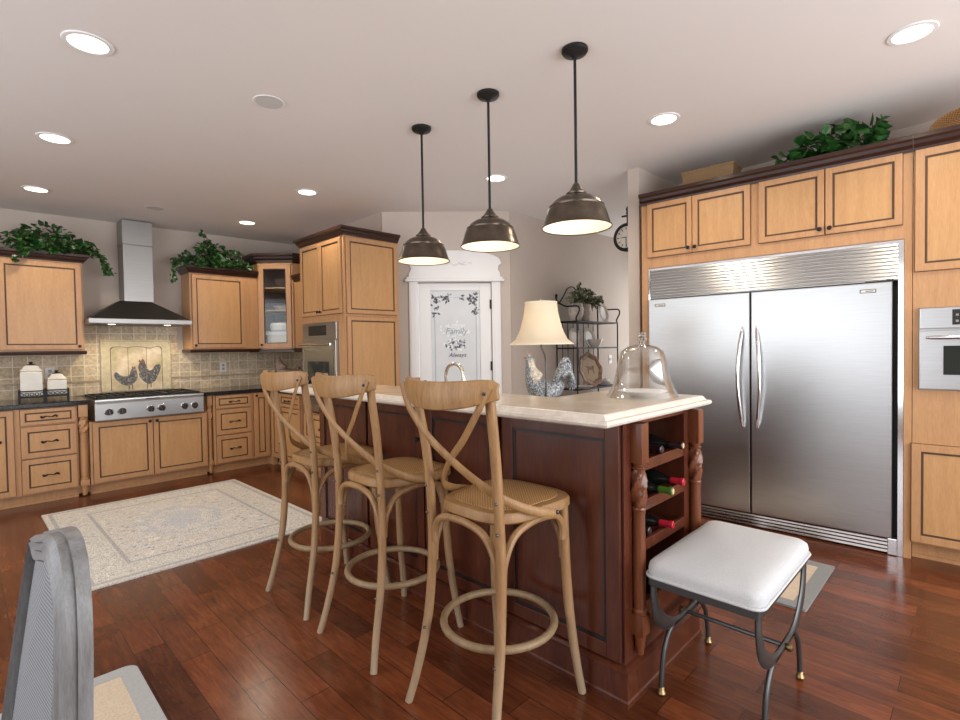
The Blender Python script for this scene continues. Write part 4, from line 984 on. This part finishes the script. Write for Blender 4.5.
# ------------------------------------------------------------------ bar stools
def make_stool():
    t = thing('bar_stool', 'x', 'stool', (0,0,0), 0, 'cross-back bar stools along the island')
    SZ = .775
    # seat
    def seat_poly(k):
        pts = []
        for i in range(40):
            a = 2*math.pi*i/40; ca, sa = math.cos(a), math.sin(a)
            e = .55; x = math.copysign(abs(ca)**e, ca)*.216; y = math.copysign(abs(sa)**e, sa)*(.205+.02*(x/.216))
            pts.append((x+.055, y))
        return pts
    b = MB(); b.dome(seat_poly(0), [(.955,SZ-.042),(1,SZ-.034),(1,SZ-.010),(.975,SZ-.001),(.90,SZ+.002),(.6,SZ)], 0, (.055,0)); seat = b.build('seat', M['oak'], t, True)
    b = MB(); b.dome(seat_poly(0), [(.83,SZ-.004),(.825,SZ+.004),(.72,SZ+.008),(.4,SZ+.010)], 0, (.055,0)); b.build('cane_panel', M['cane'], seat, True)
    # legs: rear ones run up into the back
    for s in (1, -1):
        P = smooth_path([(-.255,s*.228,0.0),(-.225,s*.205,.13),(-.185,s*.188,.32),(-.165,s*.180,.55),(-.168,s*.178,.78),(-.186,s*.182,.98),(-.212,s*.190,1.14),(-.222,s*.192,1.242)],5)
        lg = MB(); lg.tube(P, [.0150+.003*min(1,max(0,(p.z-.05)/.3)) for p in P], 10); l_ = lg.build('rear_leg', M['oak_leg'], t, True)
        for z, bx in ((.725,-.185),(.83,-.188),(.285,-.208)):
            q = MB(); q.lathe([(0,-.006),(.005,-.004),(.0065,0),(.005,.004),(0,.006)], (bx, s*.183, z), 8); q.build('bolt', M['pewter'], l_, True)
        P = smooth_path([(.244,s*.226,0),(.226,s*.210,.14),(.205,s*.198,.32),(.195,s*.190,.50),(.192,s*.182,.742)],5)
        lg = MB(); lg.tube(P, [.0155+.003*min(1,max(0,(p.z-.05)/.3)) for p in P], 10); lg.build('front_leg', M['oak_leg'], t, True)
    b = MB(); b.tube([(.014+.214*math.cos(a), .214*math.sin(a), .302) for a in [2*math.pi*k/40 for k in range(40)]], .0148, 10, closed=True); b.build('foot_ring', M['ring_wood'], t, True)
    # bent arches under the seat
    def arch_(A, B):
        A, B = Vector(A), Vector(B); h = Vector((0,0,1)); d = B-A
        P = smooth_path([A+d*.03+h*.535, A+d*.06+h*.62, A+d*.20+h*.695, A+d*.42+h*.722, A+d*.66+h*.725, A+d*.86+h*.710, A+d*.945+h*.665, A+d*.945+h*.615],5)
        b = MB(); b.tube(P, .0138, 8); b.build('arch_brace', M['oak_leg'], t, True)
    RL, RR_, FL, FR_ = (-.166,.178,0), (-.166,-.178,0), (.194,.188,0), (.194,-.188,0)
    arch_(RR_, RL); arch_(RR_, FR_); arch_(RL, FL); arch_(FR_, FL)
    # curved top rail
    def rail(u, v):
        y = -.236+.472*u; q = abs((u-.5)*2); x = -.306+.088*q**2.0
        z0 = 1.146+.042*q**2.2; z1 = 1.240+.014*q**2-.02*q**14
        return (x-.012*math.sin(math.pi*v)*.6, y, z0+(z1-z0)*v)
    b = MB(); b.shell(rail, 22, 6, .027); b.build('top_rail', M['oak'], t, True, bevel=.006)
    # crossing bent straps
    for s in (1, -1):
        P = smooth_path([(-.256,s*.218,1.225),(-.262,s*.170,1.14),(-.246,s*.085,1.040),(-.222,s*.00,.968),(-.180,-s*.085,.895),(-.125,-s*.160,.832),(-.03,-s*.216,.782),(.06,-s*.234,.755),(.09,-s*.233,.749)],5)
        off = .010 if s > 0 else -.004
        b = MB(); b.tube([p+Vector((-off,0,0)) for p in P], [.0155]*(len(P)-2)+[.0135,.008], 8, ry=.0055, up=[(-1+max(0,i/(len(P)-1)-.45)*1.9, -s*max(0,i/(len(P)-1)-.45)*2.2, .15) for i in range(len(P))]); st = b.build('cross_strap', M['oak'], t, True)
        q = MB()
        q.lathe([(0,-.007),(.005,-.005),(.007,0),(.005,.005),(0,.007)], (-.260,s*.205,1.205), 10); q.build('bolt', M['pewter'], st, True)
        q = MB(); q.lathe([(0,-.008),(.006,-.006),(.008,0),(.006,.006),(0,.008)], (.075,-s*.240,.753), 10); q.build('bolt', M['pewter'], st, True)
    return t
st = make_stool()
for k, (x, y, rz, lb) in enumerate(((1.420,1.335,0,'cross-back bar stool nearest the camera with cane seat'),(1.420,2.03,R(0),'middle cross-back bar stool of the three along the island'),(1.428,2.64,R(0),'cross-back bar stool farthest away, by the rug'))):
    o = st if k == 0 else copy_tree(st)
    o.location = (x, y, 0); o.rotation_euler = (0,0,rz); o['label'] = lb

# ------------------------------------------------------------------ upholstered metal stool
t = thing('vanity_stool', 'grey upholstered stool with dark curule metal legs beside the island', 'stool', (2.092, .698, 0), 0)
hx, hy = .318, .192
b = MB(); n = 12
def rr(hx, hy, r):
    out = []
    for cx, cy, a0 in ((hx-r,hy-r,0),(-hx+r,hy-r,90),(-hx+r,-hy+r,180),(hx-r,-hy+r,270)):
        for k in range(7): a = R(a0+15*k); out.append((cx+r*math.cos(a), cy+r*math.sin(a)))
    return out
b.dome(rr(hx+.008,hy+.008,.045), [(.97,.490),(1,.498),(1,.520),(.985,.536),(.94,.547),(.80,.556),(.5,.560),(.2,.561)]); b.build('seat_cushion', M['linen'], t, True)
b = MB(); P = [(x,y,.495) for x, y in rr(hx+.010,hy+.010,.04)]; b.tube(P, .006, 6, closed=True); b.build('piping', M['linen'], t, True)
b = MB(); b.slab(rr(hx,hy,.012), [(0,.458),(0,.490)]); b.build('seat_frame', M['pewter'], t)
for s in (1, -1):
    y = s*(hy-.012)
    for dx in (1, -1):
        P = smooth_path([(dx*.296,y,.468),(dx*.290,y,.40),(dx*.252,y,.315),(dx*.165,y,.255),(dx*.06,y,.236),(-dx*.06,y+0,.243),(-dx*.150,y,.228),(-dx*.205,y,.165),(-dx*.228,y,.085),(-dx*.235,y,.03)],5)
        wd = []
        for i in range(len(P)): u = i/(len(P)-1); wd.append(.024-.002*u*4 if u < .45 else max(.010, .022-.022*(u-.45)*1.3))
        b = MB(); b.tube(P, [.0115+.021*max(0,1-abs(i/(len(P)-1)-.24)/.27) for i in range(len(P))], 10, ry=.0095, up=(0,1,0))
        lg = b.build('leg', M['pewter'], t, True)
        b = MB(); b.lathe([(0,0),(.012,.002),(.017,.012),(.012,.022),(.009,.026),(.013,.030),(.009,.036)], (-dx*.235,y,0), 12); b.build('foot_cap', M['brass'], lg, True)
    b = MB(); b.lathe([(0,-.016),(.012,-.010),(.015,0),(.012,.010),(0,.016)], (0,0,0), 12); k_ = b.build('rosette', M['brass'], t, True); k_.location = (0, y+s*.018, .24); k_.rotation_euler = (R(90),0,0)
b = MB(); b.tube([(0,-hy+.012,.24),(0,hy-.012,.24)], .0085, 8); b.build('stretcher', M['pewter'], t, True)

# ------------------------------------------------------------------ rug and mats
b = MB(); b.box(-.775,.775,-.99,.99,0,.012,bev=.004); o = b.build('area_rug', M['rug']); o.location = (1.205, 4.605, .0005); o.rotation_euler = (0,0,R(.6)); tag(o, 'cream and blue-grey persian rug in front of the range', 'rug')
def mat(label, x0, x1, y0, y1, bw, bm='mat_border', rad=.012):
    t = thing('floor_mat', label, 'mat', ((x0+x1)/2, (y0+y1)/2, .0005)); hx, hy = (x1-x0)/2, (y1-y0)/2
    b = MB(); b.slab(rr(hx-bw, hy-bw, .004), [(0,.002),(0,.009)]); b.build('sisal_field', M['sisal'], t)
    b = MB(); O = rr(hx,hy,rad); I = rr(hx-bw,hy-bw,.004)
    for z0, z1 in ((0,.011),):
        A = b.vs([(x,y,0) for x,y in O]); Bq = b.vs([(x,y,.011) for x,y in O]); Cq = b.vs([(x,y,.011) for x,y in I]); Dq = b.vs([(x,y,0) for x,y in I]); k = len(O)
        for i in range(k):
            j = (i+1)%k; b.fc([A[i],A[j],Bq[j],Bq[i]]); b.fc([Bq[i],Bq[j],Cq[j],Cq[i]]); b.fc([Cq[i],Cq[j],Dq[j],Dq[i]]); b.fc([Dq[i],Dq[j],A[j],A[i]])
    b.build('cloth_border', M[bm], t)
mat('sisal mat with grey border in front of the refrigerator', 2.93, 3.63, .625, 1.62, .07)
mat('sisal mat with grey border beside the grey chair', -.25, .487, 1.55, 2.61, .065, 'mat_border_lit', .045)

# ------------------------------------------------------------------ grey cane-back chair
t = thing('dining_chair', 'grey-washed cane-back chair at the lower left corner', 'chair', (0,0,0))
dirv = Vector((.006,.45,0))
def CP(s, z, o=0):   # s along the back (0 near .. 1 far), o = outward (towards +x)
    nx = Vector((.99,.13,0))
    lean = math.tan(R(1.0+7.0*min(1,max(0,s))))
    return Vector((.106,1.02,0)) + dirv*s + Vector((-(1.05-z)*lean, 0, z)) + nx*(o - .012*math.sin(math.pi*min(1,max(0,s))))
out = [(-.01,.40),(-.02,.70),(-.045,.90),(-.005,.985),(.06,1.036),(.16,1.052),(.30,1.045),(.55,1.015),(.80,.985),(.93,.955),(1.0,.88),(1.015,.70),(.99,.40)]
inn = [(.17,.52),(.165,.70),(.14,.88),(.17,.955),(.25,.985),(.35,.985),(.6,.955),(.90,.945),(.990,.88),(1.002,.70),(.98,.52)]
O2 = [(p.x, p.y) for p in smooth_path([(a,c,0) for a,c in out],6)]; n_o = len(O2)
I2 = [(p.x, p.y) for p in smooth_path([(a,c,0) for a,c in inn],6)]
def resample(P, n):
    d = [0]
    for a, c in zip(P, P[1:]): d.append(d[-1]+math.hypot((c[0]-a[0])*.45, c[1]-a[1]))
    o = []
    for i in range(n):
        x = d[-1]*i/(n-1); k = 0
        while k < len(d)-2 and d[k+1] < x: k += 1
        u = (x-d[k])/max(1e-9, d[k+1]-d[k]); o.append((P[k][0]+(P[k+1][0]-P[k][0])*u, P[k][1]+(P[k+1][1]-P[k][1])*u))
    return o
nn = 60; O2 = resample(O2, nn); I2 = resample(I2, nn)
b = MB(); rows = []
prof = [(0,.030),(0,.010),(.07,.010),(.07,-.004),(.25,-.012),(.34,-.004),(.52,-.012),(.62,-.002),(.86,-.008),(1,.004),(1,.028)]   # (blend outer->inner, out)
for (a, c), (a2, c2) in zip(O2, I2): rows.append(b.vs([CP(a+(a2-a)*k, c+(c2-c)*k, o) for k, o in prof]))
for A, B in zip(rows, rows[1:]):
    for j in range(len(prof)): b.fc([A[j], A[(j+1)%len(prof)], B[(j+1)%len(prof)], B[j]])
b.fc(rows[0]); b.fc(rows[-1][::-1])
b.build('back_frame', M['grey_wash'], t, True)
b = MB(); A = b.vs([CP(a,c,.006) for a,c in I2]); Bq = b.vs([CP(a,c,.016) for a,c in I2]); b.fc(A); b.fc(Bq[::-1])
for i in range(nn): b.fc([A[i],A[(i+1)%nn],Bq[(i+1)%nn],Bq[i]])
b.build('cane_back', M['cane_grey'], t)
b = MB(); b.prism([tuple(CP(.10,.52)[:2]), tuple(CP(.89,.52)[:2]), tuple((CP(.89,.52)+Vector((.04,0,0)))[:2]), tuple((CP(.10,.52)+Vector((.04,0,0)))[:2])], .45, .53); b.build('lower_rail', M['grey_wash'], t)
sx1 = CP(.5,.45).x+.03
b = MB(); b.slab([(sx1-.46,1.0),(sx1,1.03),(sx1,1.46),(sx1-.46,1.52)], [(0,.37),(0,.44),(.012,.45)]); b.build('seat_rail', M['grey_wash'], t)
b = MB(); b.slab([(sx1-.455,1.01),(sx1-.05,1.04),(sx1-.05,1.44),(sx1-.455,1.51)], [(.01,.45),(0,.47),(.02,.50),(.08,.51)]); b.build('seat_cushion', M['linen'], t, True)
for x, y in ((sx1-.43,1.04),(sx1-.43,1.48),(sx1-.01,1.05),(sx1-.01,1.44)):
    b = MB(); b.tube([(x,y,.0),(x,y,.30),(x,y,.44)], [.014,.022,.026], 10); b.build('leg', M['grey_wash'], t, True)

# ------------------------------------------------------------------ pendants
def make_pendant():
    t = thing('pendant_light', 'x', 'pendant light', (0,0,0), 0, 'bronze pendants over the bar')
    zb = 1.944
    prof = [(.175,0),(.171,.006),(.158,.045),(.146,.085),(.138,.098),(.139,.106),(.128,.112),(.118,.128),(.090,.148),(.056,.158),(.050,.166),(.052,.172),(.040,.180),(.024,.202),(.016,.218),(.009,.224)]
    b = MB(); b.lathe([(r, zb+z) for r, z in prof], seg=40, cap=False); sh = b.build('shade', M['bronze'], t, True)
    b = MB(); b.lathe([(r-.003, zb+z) for r, z in prof[:9]]+[(0,zb+.150)], seg=40, cap=False); b.build('shade_lining', M['shade_in'], sh, True)
    b = MB(); b.tube([(.174*math.cos(a), .174*math.sin(a), zb+.001) for a in [2*math.pi*i/40 for i in range(40)]], .004, 6, closed=True); b.build('rim', M['bronze'], sh, True)
    b = MB(); b.lathe([(0,zb+.045),(.02,zb+.05),(.032,zb+.08),(.025,zb+.11),(.014,zb+.135),(0,zb+.14)], seg=14); b.build('bulb', M['bulb'], t, True)
    b = MB(); b.tube([(0,0,zb+.21),(0,0,2.83)], .0075, 8); b.build('rod', M['iron'], t, True)
    b = MB(); b.lathe([(.012,2.79),(.02,2.80),(.058,2.812),(.066,2.822),(.066,2.834)], seg=24); b.build('canopy', M['iron'], t, True)
    p = point('pendant_lamp', (0,0,zb+.04), PENDANT_POWER, WARM, .035); p.parent = t
    return t
pp = make_pendant()
for k, (x, y, lb) in enumerate(((2.20,1.470,'bronze dome pendant nearest the camera, rightmost and largest'),(2.20,2.072,'middle bronze dome pendant of the three over the bar'),(2.20,2.690,'bronze dome pendant farthest away, leftmost of the three'))):
    o = pp if k == 0 else copy_tree(pp); o.location = (x, y, cz(x,y)-2.835); o['label'] = lb

# ------------------------------------------------------------------ ceiling cans and speakers
def make_can():
    t = thing('recessed_light', 'x', 'ceiling light', (0,0,0), 0, 'recessed ceiling lights')
    b = MB(); b.lathe([(.078,-.001),(.080,-.006),(.098,-.005),(.102,.0),(.078,.0)], seg=28, cap=False); b.build('trim_ring', M['white'], t, True)
    b = MB(); b.lathe([(0,-.002),(.079,-.002)], seg=28, cap=False); b.build('lens', M['lens'], t)
    l = bpy.data.lights.new('can_beam', 'SPOT'); l.energy = CAN_POWER; l.color = WARM; l.spot_size = R(150); l.spot_blend = .6; l.shadow_soft_size = .06
    o = bpy.data.objects.new('can_beam', l); o.location = (0,0,-.03); COL.objects.link(o); o.parent = t
    return t
cn = make_can()
cans = ((.452,2.995,'recessed light at the upper left, largest on the left side'),(.471,4.419,'recessed light on the left side, second from the upper left'),(.482,5.834,'recessed light above the ivy on the far left cabinet'),
        (2.275,4.46,'recessed light left of the farthest pendant, over the rug'),(2.287,5.913,'recessed light near the corner glass cabinet'),(3.334,3.06,'recessed light seen behind the middle pendant rod'),
        (3.322,1.524,'recessed light in front of the refrigerator cabinets, near the wall end'),(3.325,.259,'recessed light at the upper right corner'))
for k, (x, y, lb) in enumerate(cans):
    o = cn if k == 0 else copy_tree(cn); o.location = (x, y, cz(x,y)-.001); o['label'] = lb
for x, y, r, lb in ((1.307,3.004,.088,'round white ceiling speaker between the lights, near the middle'),(1.382,5.877,.088,'round white ceiling speaker above the range hood')):
    t = thing('ceiling_speaker', lb, 'speaker', (x, y, cz(x,y)-.001))
    b = MB(); b.lathe([(r*.86,-.003),(r,-.004),(r*1.04,0)], seg=28, cap=False); b.build('rim', M['white'], t, True)
    b = MB(); b.lathe([(0,-.005),(r*.86,-.004)], seg=28, cap=False); b.build('mesh_grille', M['pot_grey'], t)

# ------------------------------------------------------------------ baker's rack and its things
t = thing('bakers_rack', "black iron baker's rack against the hall wall", 'rack', (5.03, 3.66, 0))
RW, RD = .92, -.29
for x in (0, RW):
    b = MB(); b.tube([(x,0,0),(x,0,1.93)], .010, 8); b.lathe([(0,1.925),(.018,1.94),(.012,1.955),(.02,1.97),(0,1.99)], (x,0,0), 10); b.build('back_post', M['iron'], t, True)
    b = MB(); b.tube(smooth_path([(x,RD,0),(x,RD,.8),(x,RD,1.30),(x,RD,1.62),(x,RD+.012,1.68),(x,RD-.03,1.76),(x,RD-.02,1.815),(x,RD+.06,1.825),(x,RD+.16,1.83),(x,-.03,1.88),(x,0,1.92)],5), .009, 8); b.build('front_post', M['iron'], t, True)
for z in (.84,1.33,1.645):
    b = MB()
    b.tube([(0,0,z),(RW,0,z),(RW,RD,z),(0,RD,z)], .009, 8, closed=True)
    for k in range(9): b.box(.02+k*(RW-.04)/9, .02+(k+.86)*(RW-.04)/9, RD, 0, z-.006, z+.004)
    b.build('shelf', M['iron'], t)
b = MB()
for s in (0,1):
    X = lambda v: v if not s else RW-v
    b.tube(smooth_path([(X(0),0,1.88),(X(.06),0,1.885),(X(.14),0,1.96),(X(.24),0,2.07),(X(.36),0,2.09),(X(.44),0,2.03),(X(.46),0,1.97)],5), .008, 8)
b.lathe([(0,2.0),(.02,2.02),(.012,2.05),(.022,2.075),(0,2.11)], (RW/2,0,0), 10); b.build('scroll_crest', M['iron'], t, True)
b = MB()
for k in range(7): x = RW*(k+1)/8; b.tube([(x,0,.84),(x,0,1.645)], .005, 6)
b.build('back_bars', M['iron'], t)
def vase(label, x, y, z, prof, mt, name='vase', cat='vase'): return dish(name, label, cat, (x,y,z), prof, mt)
jar = [(0,.0),(.055,0),(.06,.01),(.088,.09),(.092,.15),(.080,.20),(.084,.215),(.078,.215),(.07,.19),(.08,.12),(0,.02)]
vase("round pale urn on the rack's top shelf, left", 5.17, 3.48, 1.650, jar, M['pot'], 'urn', 'urn')
t2 = plant('potted_plant', "urn of sage and white foliage on the rack's top shelf", (5.38,3.50,1.650), [(0,0,.30,.26,.08,.10,3),(-.22,-.03,.27,.14,.08,.09,1.5),(.20,0,.25,.15,.08,.07,1.5)], [([(.1,0,.24),(.3,0,.30),(.36,0,.33)],2),([(-.05,0,.3),(-.1,0,.42),(-.12,0,.46)],2)], 420, .048, [M['leaf_sage'], M['leaf'], M['leaf_sage']], 9, jar, 'pot')
def standing_plate(label, x, y, z, r, mt, sx=1.0, name='plate', lean_=78, rim=None):
    t = thing(name, label, 'plate', (x, y, z))
    b = MB(); b.M = Matrix.Translation((0,0,r*.995*math.sin(R(lean_)))) @ Matrix.Rotation(R(lean_),4,'X')
    b.lathe([(0,.004),(r*.62,.004),(r*.66,.010),(r,.018),(r*.985,.024),(r*.66,.018),(r*.62,.012),(0,.012)], seg=30, sx=sx, cap=False); b.build('dish', mt, t, True)
    b = MB(); b.M = Matrix.Translation((0,0,r*.995*math.sin(R(lean_)))) @ Matrix.Rotation(R(lean_),4,'X')
    b.lathe([(r*.66,.0185),(r*.99,.0245)], seg=30, sx=sx, cap=False); b.build('rim_pattern', rim or M['pot'], t, True)
    return t
standing_plate("oval pale platter standing on the rack's top shelf, right", 5.74, 3.46, 1.652, .125, M['ceramic'], .8, rim=M['pot'])
standing_plate("round pale plate on the rack's second shelf, left", 5.16, 3.50, 1.337, .12, M['ceramic'])
standing_plate("round pale plate on the rack's second shelf, middle", 5.56, 3.56, 1.337, .125, M['ceramic'])
dish('bowl', "white bowl in front of the plate on the second shelf", 'bowl', (5.49,3.42,1.336), [(0,.004),(.04,0),(.045,.006),(.085,.06),(.095,.10),(.09,.10),(.08,.06),(.04,.012),(0,.01)], M['ceramic'])
t = thing('serving_tray', "brown scalloped tray standing on the rack's bottom shelf", 'tray', (5.42,3.45,.848), R(-8))
b = MB(); b.M = Matrix.Translation((0,0,.215)) @ Matrix.Rotation(R(76),4,'X')
def scal(r): return [(r*(1+.05*math.cos(8*a))*math.cos(a)*1.0, r*(1+.05*math.cos(8*a))*math.sin(a)*1.0) for a in [2*math.pi*k/64 for k in range(64)]]
b.slab(scal(.20), [(0,0),(-.012,.016),(.0,.020),(.04,.008),(.05,.006)]); b.build('tray', M['tray'], t, True)
b = MB(); b.M = Matrix.Translation((0,0,.215)) @ Matrix.Rotation(R(76),4,'X'); b.slab(scal(.145), [(0,.006),(0,.008)])
b.build('tray_well', M['tray_pale'], t)
b = MB(); b.M = Matrix.Translation((0,0,.215)) @ Matrix.Rotation(R(76),4,'X'); b.prism([(-.06,-.05),(-.05,.02),(-.075,.045),(-.04,.04),(.03,.04),(.06,.05),(.075,.025),(.06,.0),(.06,-.05),(.045,-.05),(.04,-.005),(-.035,-.005),(-.045,-.05)], .008, .010); b.build('painted_animal', M['tray'], t)
dish('serving_dish', "low white dish on the rack's bottom shelf", 'dish', (5.20,3.42,.846), [(0,.004),(.08,0),(.085,.006),(.14,.03),(.135,.03),(.08,.012),(0,.01)], M['white'])
dish('serving_dish', "small white lidded dish at the right of the rack's bottom shelf", 'dish', (5.80,3.46,.846), [(0,.0),(.05,0),(.07,.03),(.072,.05),(.05,.07),(.012,.08),(.014,.095),(0,.10)], M['white'])

# bracket clock on the partition wall
t = thing('bracket_clock', 'black bracket clock on the wall end by the fridge cabinets', 'clock', (4.32, 2.19, 2.345))
b = MB(); b.M = Matrix.Translation((0,.145,0)) @ Matrix.Rotation(R(-90),4,'Y')
b.lathe([(.096,-.03),(.128,-.03),(.130,-.02),(.130,.02),(.128,.03),(.110,.036),(.098,.03)], seg=36, cap=False); b.lathe([(.0,-.028),(.1,-.028)], seg=30, cap=False); b.build('case', M['iron'], t, True)
b = MB(); b.M = Matrix.Translation((0,.145,0)) @ Matrix.Rotation(R(-90),4,'Y'); b.lathe([(0,.026),(.10,.026)], seg=30, cap=False, m=0)
for k in range(12):
    a = k*math.pi/6; ca, sa = math.cos(a), math.sin(a)
    b.prism([(ca*.068-sa*.004, sa*.068+ca*.004),(ca*.068+sa*.004, sa*.068-ca*.004),(ca*.09+sa*.004, sa*.09-ca*.004),(ca*.09-sa*.004, sa*.09+ca*.004)], .0265, .028, m=1)
b.prism([(-.004,-.003),(.004,-.003),(.002,.055),(-.002,.055)], .029, .0305, m=1); b.prism([(-.003,.003),(-.003,-.003),(-.07,-.003),(-.07,.002)], .031, .032, m=1)
b.build('dial', [M['ceramic'], M['black']], t)
b = MB(); b.tube([(0,.0,.20),(0,.20,.20)], .009, 8); b.tube([(0,.145,.13),(0,.145,.20)], .008, 8); b.box(-.03,.03,0,.008,.08,.30)
b.tube(smooth_path([(0,.01,.12),(0,.05,.16),(0,.09,.14),(0,.07,.12)],5), .006, 6); b.lathe([(0,.20),(.014,.22),(.008,.24),(.016,.26),(0,.29)], (0,.145,0), 10)
b.build('bracket', M['iron'], t, True)
bpy.context.view_layer.update()
